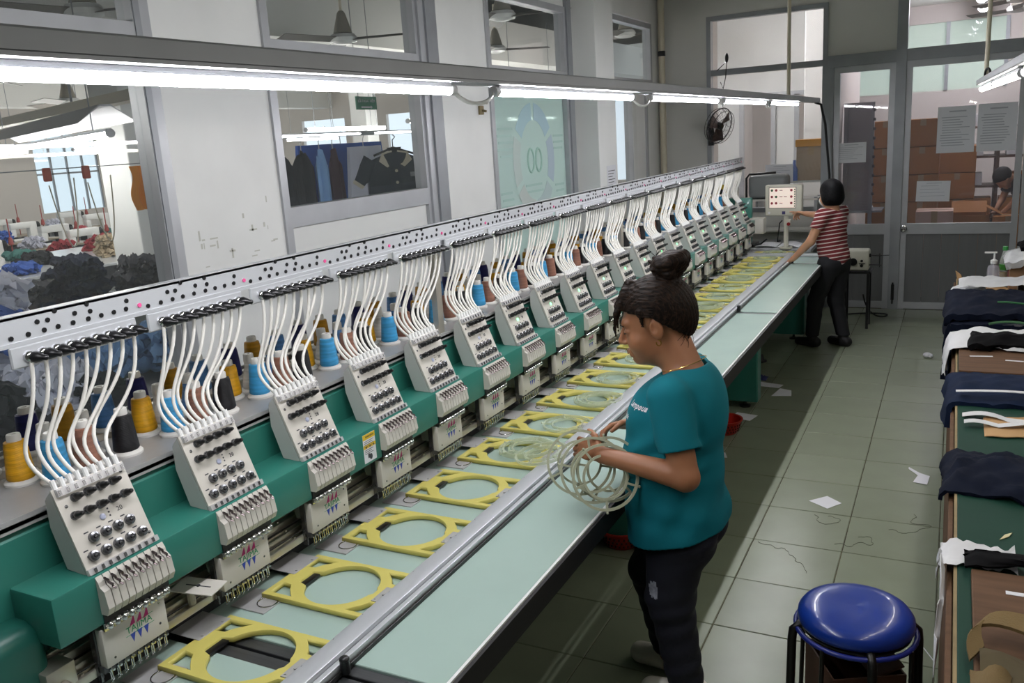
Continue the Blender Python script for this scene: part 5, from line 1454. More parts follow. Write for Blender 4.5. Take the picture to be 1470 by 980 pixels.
MB().tube([(.172 * math.cos(t), .172 * math.sin(t), .440) for t in [2 * math.pi * i / 40 for i in range(40)]], .008, 8, closed=True).build('blue_ring', mat('blue_ring', '1c2a80', .35), s_, 60)
MB().lathe([(0, .445), (.160, .445), (.162, .451), (0, .452)], n=32).build('seat_base', M['black'], s_, 40)
M['blackleg'] = mat('black_painted_tube', '0b0b0c', .4)
for q in range(4):
    a = math.radians(20 + 90 * q); c, s = math.cos(a), math.sin(a)
    MB().tube([(.13 * c, .13 * s, .445), (.165 * c, .165 * s, .449), (.183 * c, .183 * s, .432), (.186 * c, .186 * s, .40), (.195 * c, .195 * s, .0)], .0135, 8).build('leg', M['blackleg'], s_, 60)
    a2 = a + math.pi / 4; MB().tube([(.176 * math.cos(a2), .176 * math.sin(a2), .44), (.185 * math.cos(a2), .185 * math.sin(a2), .10)], .007, 8).build('strut', M['blackleg'], s_, 60)
MB().tube([(.190 * math.cos(t), .190 * math.sin(t), .12) for t in [2 * math.pi * i / 32 for i in range(32)]], .008, 8, closed=True).build('foot_ring', M['blackleg'], s_, 60)
bx = thing('parts_box', 'open brown box kept underneath the blue stool', 'box', (sx, sy, 0), .5)
mbm = mat('brown_fibreboard', '4a2f20', .7)
MB().bb(-.11, .11, -.11, .11, .004, .012).build('bottom', mbm, bx)
for a in ((-.11, -.104, -.11, .11), (.104, .11, -.11, .11), (-.104, .104, -.11, -.104), (-.104, .104, .104, .11)): MB().bb(a[0], a[1], a[2], a[3], .012, .34).build('side', mbm, bx)
MB().box((.06, 0, .345), (.10, .2, .006), (0, -.35, 0)).build('flap', mbm, bx)
# ================================================================ THINGS ON THE FLOOR
def basket(x, y, label):
    b = thing('basket', label, 'basket', (x, y, .001)); red = M['red']
    MB().lathe([(0, 0), (.075, 0), (.080, .006), (.108, .085), (.116, .088), (.116, .094), (.104, .092), (.077, .010), (0, .006)], n=28).build('bowl', red, b, 40)
    mb = MB()
    for r in range(3):
        for i in range(28):
            a = 2 * math.pi * (i + .5 * (r % 2)) / 28; R = .089 + .0075 * r; mb.box((R * math.cos(a), R * math.sin(a), .022 + .021 * r), (.004, .008, .010), (0, 0, a))
    mb.build('slots', mat('dark_slots', '4a0d0a', .6), b)['kind'] = 'stuff'
M['red'] = mat('red_plastic', 'b3281c', .4)
basket(-1.26, 5.33, 'small red plastic basket on the floor behind the teal worker')
basket(-1.36, 3.62, 'small red plastic basket under the machine table edge')
def scrap(name, label, pts, m, z=.0015, curl=0.0, cat='scrap'):
    n = len(pts); cx = sum(p[0] for p in pts) / n; cy = sum(p[1] for p in pts) / n
    vs = [(x, y, z + curl * ((i * 37) % 5) / 5) for i, (x, y) in enumerate(pts)]
    mb = MB().prism(vs, (0, 0, .0008)); o = mb.build(name, m); tag(o, label, cat); return o
P_ = M['paper']
scrap('paper_scrap', 'clean white paper square alone in the middle of the lit aisle', [(-.60, 4.40), (-.50, 4.33), (-.44, 4.42), (-.52, 4.49)], P_)
scrap('paper_scrap', 'long pale paper strip beside the blue rag', [(-1.32, 6.42), (-1.10, 6.38), (-1.08, 6.46), (-1.27, 6.52)], P_, curl=.008)
scrap('paper_scrap', 'folded white paper below the pale strip near the machine', [(-1.12, 6.18), (-.98, 6.20), (-1.0, 6.32), (-1.09, 6.38)], P_, curl=.012)
scrap('paper_scrap', 'stained white paper between the red basket and the pale strip', [(-1.29, 5.62), (-1.15, 5.58), (-1.12, 5.70), (-1.27, 5.74)], P_, curl=.006)
scrap('paper_scrap', 'white paper edge just behind the shoulder of the teal worker', [(-1.26, 4.84), (-1.14, 4.88), (-1.17, 4.96), (-1.26, 4.94)], P_)
scrap('paper_scrap', 'thin white paper corner behind the waist of the teal worker', [(-1.10, 4.27), (-.98, 4.30), (-1.08, 4.36)], P_)
scrap('paper_scrap', 'curled white scrap with a tail near the bench side', [(-.12, 4.82), (-.05, 4.80), (-.04, 4.92), (-.09, 4.96), (-.15, 5.03), (-.15, 5.01), (-.10, 4.92)], P_, curl=.006)
o = MB().ell((-.126, 7.546, .022), (.034, .03, .022), 9, 6).ell((-.10, 7.53, .02), (.02, .025, .018), 8, 5).build('paper_ball', P_); tag(o, 'small crumpled white ball on the floor before the doors', 'scrap')
o = MB().box((.0, 3.16, .001), (.004, .10, .001), (0, 0, .45)).build('paper_sliver', P_); tag(o, 'thin white paper sliver beside the bench foot', 'scrap')
o = MB().grid(10, 8, lambda u, v: Vector((-1.33 + .10 * u, 6.56 + .12 * v, .004 + .03 * abs(nz(u * 5, v * 5, 3)) * math.sin(math.pi * u) * math.sin(math.pi * v))), .002).build('blue_rag', mat('blue_rag', '1d2250', .8), smooth=60); tag(o, 'small crumpled blue rag on the dark floor', 'rag')
sl = thing('slipper', 'black slipper lying on the floor beside the machine stand', 'shoe', (-1.446, 7.06, .001), .5)
MB().grid(10, 4, lambda u, v: Vector((-.13 + .26 * u, (v - .5) * (.075 + .02 * math.sin(3 * u)) * math.sin(math.pi * min(.98, max(.08, u * .9 + .08))) ** .4, .018)), .016).build('sole', M['rubber'], sl, 60)
MB().grid(8, 6, lambda u, v: Vector((.01 + .09 * u, (v - .5) * .10, .022 + .045 * math.sin(math.pi * v))), .004).build('strap', M['rubber'], sl, 60)
thm = mat('dark_thread', '3f4030', .8)
def loose(x, y, s, seed, label):
    r = random.Random(seed); p = Vector((x, y, .0012)); a = r.uniform(0, 6); pts = [p.copy()]
    for i in range(26):
        a += r.uniform(-.9, 1.1); p = p + Vector((math.cos(a), math.sin(a), 0)) * s; pts.append(p.copy())
    o = MB().tube(pts, .0009, 4).build('loose_thread', thm); tag(o, label, 'thread', 'loose threads on the floor')
loose(-.50, 3.62, .016, 1, 'dark loose thread coil on the tiles just beyond the stool')
loose(-.20, 4.18, .018, 2, 'dark loose thread curl on the tiles near the bench side')
loose(-.55, 4.24, .012, 6, 'tiny dark loose thread in front of the white paper square')
loose(-.42, 3.94, .014, 4, 'dark loose thread on the tiles between stool and paper square')

# ================================================================ LAMPS OVER THE MACHINE
M['tubelit'] = emis('lit_led_tube', 'fbfaff', TUBE_L)
M['benchlit'] = emis('lit_bench_tube', 'fff8f0', BENCH_L)
M['batten'] = mat('lamp_housing', 'd5d6da', .4)
def tube_lamp(name, label, c, L, r, lit, parent=None, group=None, hous=True, rz=0.0, bare=False):
    """tube light along local y: white housing above, glowing lower half"""
    t = thing(name, label, 'lamp', c, rz, group)
    n = 7; lo = MB(); hi = MB()
    def half(mb, a0, a1, rr):
        pts = [(rr * math.cos(a0 + (a1 - a0) * i / n), rr * math.sin(a0 + (a1 - a0) * i / n)) for i in range(n + 1)]
        vs = [(x, y, z) for y in (-L / 2, L / 2) for x, z in pts]
        m = n + 1
        mb.add(vs, [(i, i + 1, m + i + 1, m + i) for i in range(n)] + [tuple(range(m)), tuple(range(2 * m - 1, m - 1, -1))])
    if bare: lo.cyl((0, -L / 2, 0), (0, L / 2, 0), r, n=12)
    else: half(lo, math.pi * .86, math.pi * 2.14, r)
    lo.build('glowing_tube', lit, t, 60)
    if not bare: half(hi, .14 * math.pi, .86 * math.pi, r * 1.01); hi.bb(-r * .7, r * .7, -L / 2, L / 2, r * (1.05 if bare else .5), r * 1.25).build('housing', M['batten'], t, 50)
    for s in (-1, 1):
        MB().cyl((0, s * L / 2, 0), (0, s * (L / 2 + .025), 0), r * 1.12, n=14).build('end_cap', M['batten'], t, 40)
    for s in (-.3, .3): MB().bb(-r * .3, r * .3, s * L - .01, s * L + .01, r, r * 1.6).build('clip', M['chrome'], t)
    return t
rl = MB().bev(-1.255, -1.185, .2, 8.98, 2.114, 2.152, .004, 1).bb(-1.262, -1.178, .2, 8.98, 2.108, 2.115)
rail = rl.build('lamp_rail', M['aludark'], smooth=30)
tag(rail, 'long dull aluminium rail carrying tube lamps over the machine', 'rail')
for k, (a, b) in enumerate(((.50, 2.06), (2.34, 3.54), (3.81, 5.01), (5.19, 6.39), (6.62, 7.82))):
    tube_lamp('tube_lamp', ['nearest', 'second', 'third', 'fourth', 'farthest'][k] + ' glowing tube lamp under the rail over the machine', (-1.22, (a + b) / 2, 2.0905), b - a, .0135, M['tubelit'], group='tube lamps over the machine')
cb = MB()
for a, b in ((2.09, 2.31), (3.57, 3.78), (5.04, 5.16), (6.42, 6.59)): cb.tube(bez((-1.22, a, 2.085), (-1.21, a + .05, 2.04), (-1.2, b - .05, 2.05), (-1.22, b, 2.085), 10), .006, 6)
cb.build('lamp_cable', M['white'], rail, 60)
MB().tube([(-1.22, 8.9, 2.11), (-1.18, 9.0, 2.09), (-1.15, 9.1, 1.9), (-1.12, 9.25, 1.4), (-1.10, 9.3, .6), (-1.10, 9.3, .05)], .012, 8).build('power_cable', M['rubber'], rail, 60)
for y in (.4, 7.4): MB().cyl((-1.22, y, 2.15), (-1.22, y, ZC), .014, n=10).build('drop_rod', M['cream'], rail, 40)
# second rail over the bench on the right
r2 = put('lamp_rail', MB().bev(-.035, .035, -3.2, 3.2, 2.085, 2.115, .004, 1).mesh('lamp_rail', M['aludark'], 30), None, (.229, 2.67, 0), (0, 0, .0335))
tag(r2, 'aluminium lamp rail over the green bench on the right', 'rail')
for k, c in enumerate((1.55, 2.90, 4.25, 5.43)):
    L = 1.2 if k < 3 else .95
    tube_lamp('tube_lamp', ['nearest glowing tube lamp over the green bench', 'second glowing tube lamp over the green bench', 'third glowing tube lamp over the green bench', 'short glowing tube lamp at the far end of the bench rail'][k], (.122 + (5.873 - c) * .0335, c, 2.064), L, .0155, M['benchlit'], group='tube lamps over the bench', rz=.0335)
for y in (-2.6, 2.95): MB().cyl((0, y, 2.115), (0, y, ZC), .012, n=10).build('drop_rod', M['cream'], r2, 40)
MB().tube(bez((.0, 2.6, 2.115), (.0, 2.6, 2.17), (-.02, 2.8, 2.17), (-.01, 2.85, 2.115), 8), .006, 6).build('cable_loop', M['rubber'], r2, 60)

# ================================================================ SEWING HALL BEYOND THE LEFT WINDOWS
HX = -18.0
struct(MB().bb(HX, -3.2, -4, 17, -.06, 0).build('floor_hall', mat('hall_floor', '6f716a', .4, var=.05, scale=2)))
struct(MB().bb(HX, -3.0, -4, 17, ZC, ZC + .1).build('ceiling_hall', M['ceil']))
hw = MB()
hw.bb(HX - .1, HX, -4, 17, 0, 1.0); hw.bb(HX - .1, HX, -4, 17, 2.7, ZC)
for i in range(7): hw.bb(HX - .1, HX, -4 + 3 * i, -2.6 + 3 * i, 1.0, 2.7)
hw.bb(HX, -3.0, -4.1, -4, 0, ZC)
hw.bb(HX, -3.0, 17, 17.1, 0, 1.0); hw.bb(HX, -3.0, 17, 17.1, 2.7, ZC)
for i in range(6): hw.bb(HX + 2.5 * i, HX + 1.2 + 2.5 * i, 17, 17.1, 1.0, 2.7)
hwall = struct(hw.build('wall_hall', mat('hall_wall_paint', 'd9d2cb', .7, var=.03, scale=1)))
for i in range(6):
    y0 = -2.6 + 3 * i; w_ = MB().bb(HX - .06, HX - .02, y0, y0 + 1.6, 1.83, 1.87)
    for q in range(5): w_.bb(HX - .06, HX - .02, y0 + .4 * q - .02, y0 + .4 * q + .02, 1.0, 2.7)
    w_ = struct(w_.build('window_%d' % (20 + i), M['aludark'])); MB().bb(HX - .045, HX - .04, y0, y0 + 1.6, 1.0, 2.7).build('pane', M['pane'], w_)
for x, z0 in ((-5.5, 2.95), (-9.5, 2.95), (-13.5, 2.95)):
    MB().bb(x - .2, x + .2, -4, 17, z0, ZC).build('ceiling_beam', M['ceil'], hwall)
for i, (x, y) in enumerate(((-5.9, 4.90), (-9.5, 9.4), (-9.5, 13.0), (-5.9, 10.4), (-13.5, 13.4))):
    struct(MB().bev(x - .17, x + .17, y - .17, y + .17, 0, ZC, .01).build('trim_%d' % (10 + i), M['wall']), 'white hall column %d' % (i + 1))
M['halltube'] = emis('lit_hall_tube', 'fffaf5', HALL_L)
def htube(a, b, z, label, refl=False):
    a = Vector((a[0], a[1], 0)); b = Vector((b[0], b[1], 0)); m = (a + b) / 2; d = b - a
    t = tube_lamp('tube_lamp', label, (m.x, m.y, z), d.length, .022, M['halltube'], group='tube lamps in the sewing hall', bare=not refl, rz=math.atan2(d.y, d.x) - math.pi / 2)
    L = d.length
    if refl: MB().prism([(-.16, -L / 2, .06), (-.03, -L / 2, .16), (.03, -L / 2, .16), (.16, -L / 2, .06), (.03, -L / 2, .15), (-.03, -L / 2, .15)], (0, L, 0)).build('reflector', M['batten'], t)
    for s in (-.4, .4): MB().cyl((0, s * L, .03), (0, s * L, ZC - z), .004, n=6).build('suspension', M['aludark'], t)
    return t
htube((-7.3, 4.73), (-4.3, 3.45), 2.13, 'long hall tube lamp with reflector behind the nearest window', True)
htube((-4.5, .4), (-4.5, 2.0), 2.3, 'added unseen tube lamp brightening the dark table by the nearest window')  # added lamp out of view, brightens the cloth heaps on this table
k = 0
for (x, y0, n) in ((-6.5, 5.6, 3), (-8.6, 5.2, 4), (-11.0, 6.0, 4), (-14.0, 7.5, 4), (-5.0, 7.6, 3)):
    for j in range(n):
        htube((x, y0 + 2.2 * j), (x, y0 + 2.2 * j + 1.5), 2.2, 'hall tube lamp, %s of the %s row seen through the windows' % (ORD[j], ORD[k]))
    k += 1
def fan(x, y, z, rz, label):
    f = thing('ceiling_fan', label, 'fan', (x, y, z), rz, 'ceiling fans')
    MB().cyl((0, 0, .14), (0, 0, ZC - z), .013, n=8).build('rod', M['cream'], f, 40)
    MB().lathe([(.02, .24), (.035, .22), (.075, .08), (.08, .06), (.02, .05)], n=16).build('canopy', mat('old_cream_metal', '8a8478', .5), f, 40)
    MB().lathe([(0, -.03), (.06, -.028), (.115, -.01), (.12, .02), (.10, .05), (.02, .055)], n=20).build('motor', M['white'], f, 40)
    for q in range(3):
        a = 2 * math.pi * q / 3; c, s = math.cos(a), math.sin(a)
        MB().grid(6, 2, lambda u, v: Vector((c * (.10 + .52 * u) - s * (v - .5) * (.10 + .04 * u), s * (.10 + .52 * u) + c * (v - .5) * (.10 + .04 * u), .01 + (v - .5) * .03)), .004).build('blade', mat('dull_fan_blade', '6b6660', .5), f)
fan(-4.77, 3.79, 2.86, .3, 'ceiling fan at the top left behind the nearest window'); fan(-4.7, 6.25, 2.86, .25, 'ceiling fan centred behind the second window')
fan(-3.55, 7.0, 2.98, .1, 'larger ceiling fan behind the frosted poster window'); fan(-4.75, 9.15, 2.95, .6, 'smaller ceiling fan behind the frosted poster window')
fan(-3.35, 9.6, 3.0, .4, 'ceiling fan behind the far upper window'); fan(-8.2, 6.15, 2.6, 1.0, 'distant ceiling fan low behind the nearest window'); fan(-7.6, 5.0, 2.75, .2, 'distant ceiling fan beside the hall beam')
o = MB().box((-6.1, 4.6, 2.40), (6.4, .12, .07), (0, 0, -.33)).build('cable_tray', M['cream']); tag(o, 'long beige cable tray hanging in the sewing hall', 'tray')
for s in (-2, 0, 2): MB().cyl((-6.1 + s * .946, 4.6 - s * .324, 2.43), (-6.1 + s * .946, 4.6 - s * .324, ZC), .01).build('hanger', M['aludark'], o).location = (0, 0, 0)
M['halltop'] = mat('glossy_white_table', 'c9ccd0', .18)
def htable(x0, x1, y0, y1, z, label, m=None):
    t = thing('cutting_table', label, 'table', ((x0 + x1) / 2, (y0 + y1) / 2, 0)); a, b = (x1 - x0) / 2, (y1 - y0) / 2
    MB().bev(-a, a, -b, b, z - .03, z, .004).build('table_top', m or M['halltop'], t)
    for sx_ in (-1, 1):
        for sy_ in (-1, 1): MB().bb(sx_ * (a - .05) - .025, sx_ * (a - .05) + .025, sy_ * (b - .05) - .025, sy_ * (b - .05) + .025, 0, z - .03).build('leg', M['aludark'], t)
htable(-4.35, -3.12, .6, 3.6, .92, 'dark table against the hall side of the nearest window', mat('dark_table', '2a2c30', .5))
htable(-7.4, -5.6, 3.2, 4.9, .88, 'white hall table with dark fabric piles'); htable(-10.6, -8.3, 5.2, 8.0, .90, 'glossy white cutting table in the middle of the hall')
htable(-7.6, -6.2, 6.3, 9.2, .90, 'long white hall table behind the orange cloth')
M['royal'] = mat('royal_blue_cotton', '2f57a8', .8, var=.1, scale=8); M['sky'] = mat('sky_blue_cotton', '7fa6d6', .8, var=.08, scale=8); M['lilacw'] = mat('lilac_white_cotton', 'd2d3e2', .8, var=.05, scale=8)
M['hblack'] = mat('black_navy_cotton', '15161d', .85, var=.15, scale=12)
def pile(name, label, x, y, z, w, d, h, m, seed, cat='fabric', group=None, crumple=None):
    """heap of cloth: ragged folded layers, each a wavy closed slab, turned and shifted against the next"""
    r = random.Random(seed); n = max(2, int(h / .04)); mb = MB(); t = h / n
    cr = .5 if crumple is None else crumple
    for k in range(n):
        a = r.uniform(-.5, .5); sc_ = (1 - .25 * k / n) * r.uniform(.85, 1.1); ox, oy = r.uniform(-.04, .04), r.uniform(-.04, .04); sd = r.uniform(0, 9)
        c, s = math.cos(a), math.sin(a)
        def fn(u, v):
            e = 1 + .12 * nz(u * 5, v * 5, sd)
            px, py = (u - .5) * w * sc_ * e, (v - .5) * d * sc_ * e
            edge = max(abs(u - .5), abs(v - .5)) * 2
            return Vector((x + ox + c * px - s * py, y + oy + s * px + c * py, max(z + t * .5, z + t * (k + .9) + cr * .05 * nz(u * 6, v * 6, sd + 1) - t * .6 * edge ** 4)))
        mb.grid(18, 14, fn, t * .8 if k else t * .5)
    o = mb.build(name, m, smooth=60); tag(o, label, cat, group); return o
pile('fabric_pile', 'white and lilac cut pieces heaped behind the nearest window sill', -3.62, 2.32, .92, .34, .34, .17, M['lilacw'], 1, crumple=1)
pile('fabric_pile', 'sky blue cut pieces heaped beside the white ones', -3.75, 2.72, .92, .40, .34, .17, M['sky'], 2, crumple=1)
pile('fabric_pile', 'deeper blue cloth stack at the right of the sky blue heap', -3.62, 3.02, .92, .36, .26, .22, M['sky'], 6)
pile('fabric_pile', 'black cut pieces at the left end of the dark table', -3.55, 1.92, .92, .46, .42, .20, M['hblack'], 3)
pile('fabric_pile', 'small black folded pile in front of the blue heaps', -3.42, 2.45, .92, .26, .26, .10, M['hblack'], 13)
pile('fabric_pile', 'tall pale pile with royal blue patches behind the thread rail', -4.10, 2.45, .92, .44, .34, .55, M['lilacw'], 4)
pile('fabric_pile', 'royal blue cloth tucked in the tall pale pile', -3.98, 2.38, 1.14, .36, .26, .20, M['royal'], 5)
pile('fabric_pile', 'tall ragged black pile at the far left behind the nearest window', -5.75, 3.35, .88, .5, .45, .38, M['hblack'], 7, crumple=1)
pile('fabric_pile', 'low black pile on the white hall table', -6.4, 4.2, .88, .6, .35, .20, M['hblack'], 8)
pile('fabric_pile', 'pointed dark garment heap in the middle of the white hall table', -5.9, 4.25, .88, .42, .34, .42, M['navy'], 9)
pile('fabric_pile', 'dark speckled stack by the window post', -5.75, 4.72, .88, .44, .32, .36, M['hblack'], 10)
pile('fabric_pile', 'white folded cloth on top of the white hall table', -6.9, 4.3, .88, .45, .3, .10, M['lilacw'], 11)
pile('fabric_pile', 'blue cloth lying flat before the dark speckled stack', -5.68, 4.48, .88, .35, .16, .08, M['royal'], 12)
oc = MB().grid(8, 12, lambda u, v: Vector((-4.2 + .02 * math.sin(u * 9), 3.46 + .13 * u + .015 * math.sin(v * 7), 1.94 - .25 * v)), .006).build('orange_cloth', mat('orange_cloth', 'e08a16', .7), smooth=60); tag(oc, 'bright orange cloth hanging behind the nearest window', 'cloth')
ln = MB().tube([(-4.2, 1.0, 1.99), (-4.2, 2.4, 1.95), (-4.2, 4.2, 1.955)], .003, 5).build('hang_line', M['aludark']); tag(ln, 'thin line stretched across the hall carrying the orange cloth', 'line')
for q, (y, lb) in enumerate(((2.1, 'red clip with looped black wire, left on the hall line'), (2.35, 'red clip with looped black wire, second on the hall line'), (2.95, 'red clip with a pale cord, third on the hall line'), (3.18, 'red clip with a pale cord beside the orange cloth'))):
    c = thing('line_clip', lb, 'clip', (-4.2, y, 1.95))
    MB().bev(-.012, .012, -.02, .02, -.06, .01, .006).build('clip_body', mat('red_orange_clip', 'b5452a', .5), c, 40)
    MB().tube(bez((0, 0, -.08), (.02, .04, -.5), (.0, -.25 if q < 2 else .12, -.55), (0, -.3 if q < 2 else .15, -.05), 14), .0035, 6).build('cord', M['rubber'] if q < 2 else M['cream'], c, 60)
# sewing stations
def station():
    r = put('sewing_station', None)
    MB().bev(-.28, .28, -.55, .55, .73, .76, .006).build('table_top', mat('station_top', '9a8f7c', .4), r)
    for y in (-.45, .45): MB().bb(-.25, .25, y - .03, y + .03, 0, .05).bb(-.03, .03, y - .03, y + .03, .05, .73).build('stand', M['aludark'], r)
    MB().bev(-.2, .2, -.4, .4, .30, .70, .01).build('under_table_fill', mat('under_table_darkening', '2d2f33', .6), r)  # dark filler added to darken the space under the table top
    MB().bev(-.09, .09, -.25, .25, .76, .80, .01).build('machine_bed', M['white'], r)
    MB().bev(-.06, .06, .10, .25, .80, 1.06, .02).bev(-.06, .06, -.25, .25, .97, 1.08, .02).bev(-.05, .05, -.25, -.15, .84, .99, .015).build('machine_arm', M['white'], r, 40)
    MB().cyl((0, .25, 1.0), (0, .30, 1.0), .07, n=16).build('hand_wheel', M['black'], r, 40)
    MB().cyl((.15, .3, .76), (.15, .3, 1.35), .008).lathe([(.03, 0), (.035, .01), (.02, .1), (0, .1)], (.15, .3, 1.0)).build('thread_stand', mat('stand_red', '9a3a34', .5), r)
    return r
sp = station()
hb = random.Random(8)
hm = [M['hblack'], M['royal'], M['lilacw'], mat('red_cloth', '9c2f38', .8), mat('teal_cloth', '3d7a72', .8), mat('beige_cloth', 'b5a488', .8)]
cn = ['black', 'royal blue', 'lilac white', 'red', 'teal', 'beige']
for i, (x, y0, n) in enumerate(((-8.0, 4.25, 1), (-11.4, 5.4, 5), (-12.9, 6.0, 5), (-14.6, 6.6, 5), (-16.2, 7.2, 5))):
    for j in range(n):
        c = sp if (i == 0 and j == 0) else copy_tree(sp)
        y = y0 + j * 1.5; c.location = (x, y, 0); c.rotation_euler[2] = 0
        tag(c, 'sewing station, %s of the %s row in the hall' % (ORD[j], ORD[i]), 'sewing station', 'sewing stations in the hall')
        q = (i * 5 + j * 2) % 6
        pile('cloth_bundle', '%s cloth bundle on the %s sewing station of the %s hall row' % (cn[q], ORD[j], ORD[i]), x + .03, y - .40, .762, .34, .22, hb.uniform(.10, .22), hm[q], 30 + i * 5 + j, group='cloth bundles in the hall')
for i, (x, y) in enumerate(((-8.7, 5.6), (-9.3, 6.2), (-9.0, 7.0), (-10.1, 6.6), (-9.8, 7.5), (-6.7, 6.8), (-7.1, 7.6), (-6.6, 8.4))):
    q = (i * 5 + 1) % 6
    pile('cloth_bundle', '%s cloth bundle, %s of those on the white hall tables' % (cn[q], ORD[i]), x, y, .902, .36, .34, hb.uniform(.10, .24), hm[q], 70 + i, group='cloth bundles in the hall')
# garments hanging behind the second window
rr = MB().tube([(-3.75, 3.6, 2.06), (-3.75, 6.3, 2.06)], .014, 8).cyl((-3.75, 3.65, 0), (-3.75, 3.65, 2.06), .014).cyl((-3.75, 6.25, 0), (-3.75, 6.25, 2.06), .014).build('garment_rail', M['alu'], smooth=40); tag(rr, 'steel rail with hanging garments behind the second window', 'rail')
def hang(y, w, L, m, label, x=-3.75, top=1.99, cat='garment', kind=0):
    g = thing('hanging_garment', label, cat, (x, y, top))
    def fn(u, v):
        sh = min(1, .25 + v * 5) if kind == 0 else 1
        return Vector((.03 * math.sin(u * 12 + y * 7) * (.3 + v) , (u - .5) * w * sh * (1 + .12 * v), -.02 - L * v - (.05 * abs(u - .5) * 2 * (1 - min(1, v * 4)) if kind == 0 else 0)))
    MB().grid(12, 14, fn, .02).build('cloth', m, g, 60)
    MB().tube([(0, 0, -.03), (0, 0, .03), (0, .02, .06), (0, .0, .08), (0, -.015, .07)], .003, 5).build('hook', M['alu'], g)
    return g
M['bag'] = mat('clear_garment_bag', 'c9cde0', .2, alpha=.8)
hang(3.86, .13, .6, M['inter'], 'pale cream garment at the left end of the hanging row'); hang(4.02, .17, .6, M['navy'], 'slim dark navy garment, second in the hanging row'); hang(4.22, .17, .6, M['hblack'], 'black garment in the hanging row')
hang(4.42, .20, .6, M['hblack'], 'wide black garment beside the pale blue one'); hang(4.60, .14, .62, M['sky'], 'pale blue garment in the hanging row'); hang(4.74, .13, .6, mat('maroon_garment', '3d2430', .8), 'maroon garment beside the white garment bag')
hang(5.02, .36, .34, M['lilacw'], 'white garment bag beside the uniform shirt', cat='garment bag', kind=1, x=-3.70)
hang(5.05, .95, .66, M['royal'], 'royal blue cloth hung behind the white bag', x=-3.92, kind=1, top=2.02)
# uniform shirt on a hanger
us = thing('uniform_shirt', 'dark grey uniform shirt with a cream collar on a hanger', 'shirt', (-3.52, 5.12, 1.95), math.radians(-48))
dk = mat('dark_slate_cotton', '2c3740', .8, var=.05, scale=10); cc = mat('cream_cotton', 'd5ccb8', .8)
def sh_fn(u, v): return Vector((.03 * math.sin(math.pi * u) + .008 * math.sin(u * 20) * v, (u - .5) * (.34 + .03 * v), -.03 - .06 * (abs(u - .5) * 2) ** 1.5 * (1 - v) - .46 * v))
MB().grid(16, 14, sh_fn, .05).build('shirt_body', dk, us, 60)
for s in (-1, 1):
    a = Vector((.01, s * .16, -.08)); b = Vector((.01, s * .28, -.24)); MB().tube([a, (a + b) / 2, b], [.065, .065, .06], 10).build('sleeve', dk, us, 60)
    dd = (b - a).normalized(); MB().cyl(b - dd * .022, b + dd * .004, .064, n=12).build('cuff', cc, us, 40)
    MB().prism([(.058, s * .02, -.02), (.066, s * .09, -.035), (.076, s * .115, -.09), (.074, s * .06, -.135), (.070, s * .008, -.10)], (.006, 0, 0)).build('collar', cc, us)
MB().prism([(.052, -.05, .0), (.052, .05, 0), (.066, .012, -.10), (.066, -.012, -.10)], (.004, 0, 0)).build('neck_opening', M['hblack'], us)
for z in (-.16, -.24, -.32): MB().cyl((.07, 0, z), (.082, 0, z), .011, n=10).build('button', cc, us, 40)
MB().bb(.062, .072, .06, .14, -.205, -.175).build('name_badge', M['aludark'], us); MB().bb(.062, .072, .075, .10, -.26, -.245).build('chest_mark', cc, us)
MB().tube([(.0, -.14, -.05), (0, 0, .0), (0, .14, -.05)], .008, 6).tube([(0, 0, 0), (0, .0, .05), (0, .02, .07), (0, 0, .09)], .004, 5).build('hanger', M['black'], us, 60)
# green exit sign
es = thing('exit_sign', 'green hanging exit sign with white lettering in the hall', 'sign', (-5.0, 6.9, 2.372), 0)
MB().bb(-.006, .006, -.16, .16, -.06, .06).build('sign_board', mat('sign_green', '1f7a5c', .4), es)
mb = MB(); place_text(mb, 'LỐI THOÁT HIỂM', .034, (.0066, 0, .018), (0, 1, 0), (0, 0, 1), depth=.0005); mb.build('lettering', M['paper'], es)
MB().prism([(.0065, -.09, -.045), (.0065, .06, -.045), (.0065, .06, -.052), (.0065, .09, -.037), (.0065, .06, -.022), (.0065, .06, -.030), (.0065, -.09, -.030)], (.0008, 0, 0)).build('arrow', M['paper'], es)
for s in (-.12, .12): MB().cyl((0, s, .06), (0, s, ZC - 2.372), .004).build('suspension', M['aludark'], es)

# ================================================================ STORE ROOM AND CORRIDOR BEYOND THE BACK WALL
sw = MB()
Y2 = 14.5
sw.bb(-3.0, XR, Y2, Y2 + .1, 0, 2.25); sw.bb(-3.0, XR, Y2, Y2 + .1, 3.2, ZC); sw.bb(-3.0, -1.55, Y2, Y2 + .1, 2.25, 3.2); sw.bb(.6, XR, Y2, Y2 + .1, 2.25, 3.2)
sw.bb(-1.17, -1.13, YB + .09, 12.2, 0, ZC)
sw.bb(-3.05, -2.95, YB + .07, 10.6, 0, ZC); sw.bb(-3.05, -2.95, 11.5, Y2, 0, ZC); sw.bb(-3.05, -2.95, 10.6, 11.5, 2.9, ZC); sw.bb(-3.05, -2.95, 10.6, 11.5, 0, .9)
struct(sw.build('wall_store', mat('store_wall_paint', 'c7bfba', .75, var=.03, scale=1)))
struct(MB().bb(-1.55, .6, Y2 + .03, Y2 + .04, 2.25, 3.2).build('window_9', glass('green_frosted_glass', (.85, .95, .85), .05, haze=.6, hazecol=(.86, .88, .80))), 'green frosted high window of the store room')
mb = MB(); mb.bb(-1.55, .6, Y2 - .02, Y2 + .03, 2.66, 2.72)
for x in (-1.55, -.9, -.2, .55): mb.bb(x, x + .05, Y2 - .02, Y2 + .03, 2.25, 3.2)
struct(mb.build('trim_3', M['aludark']))
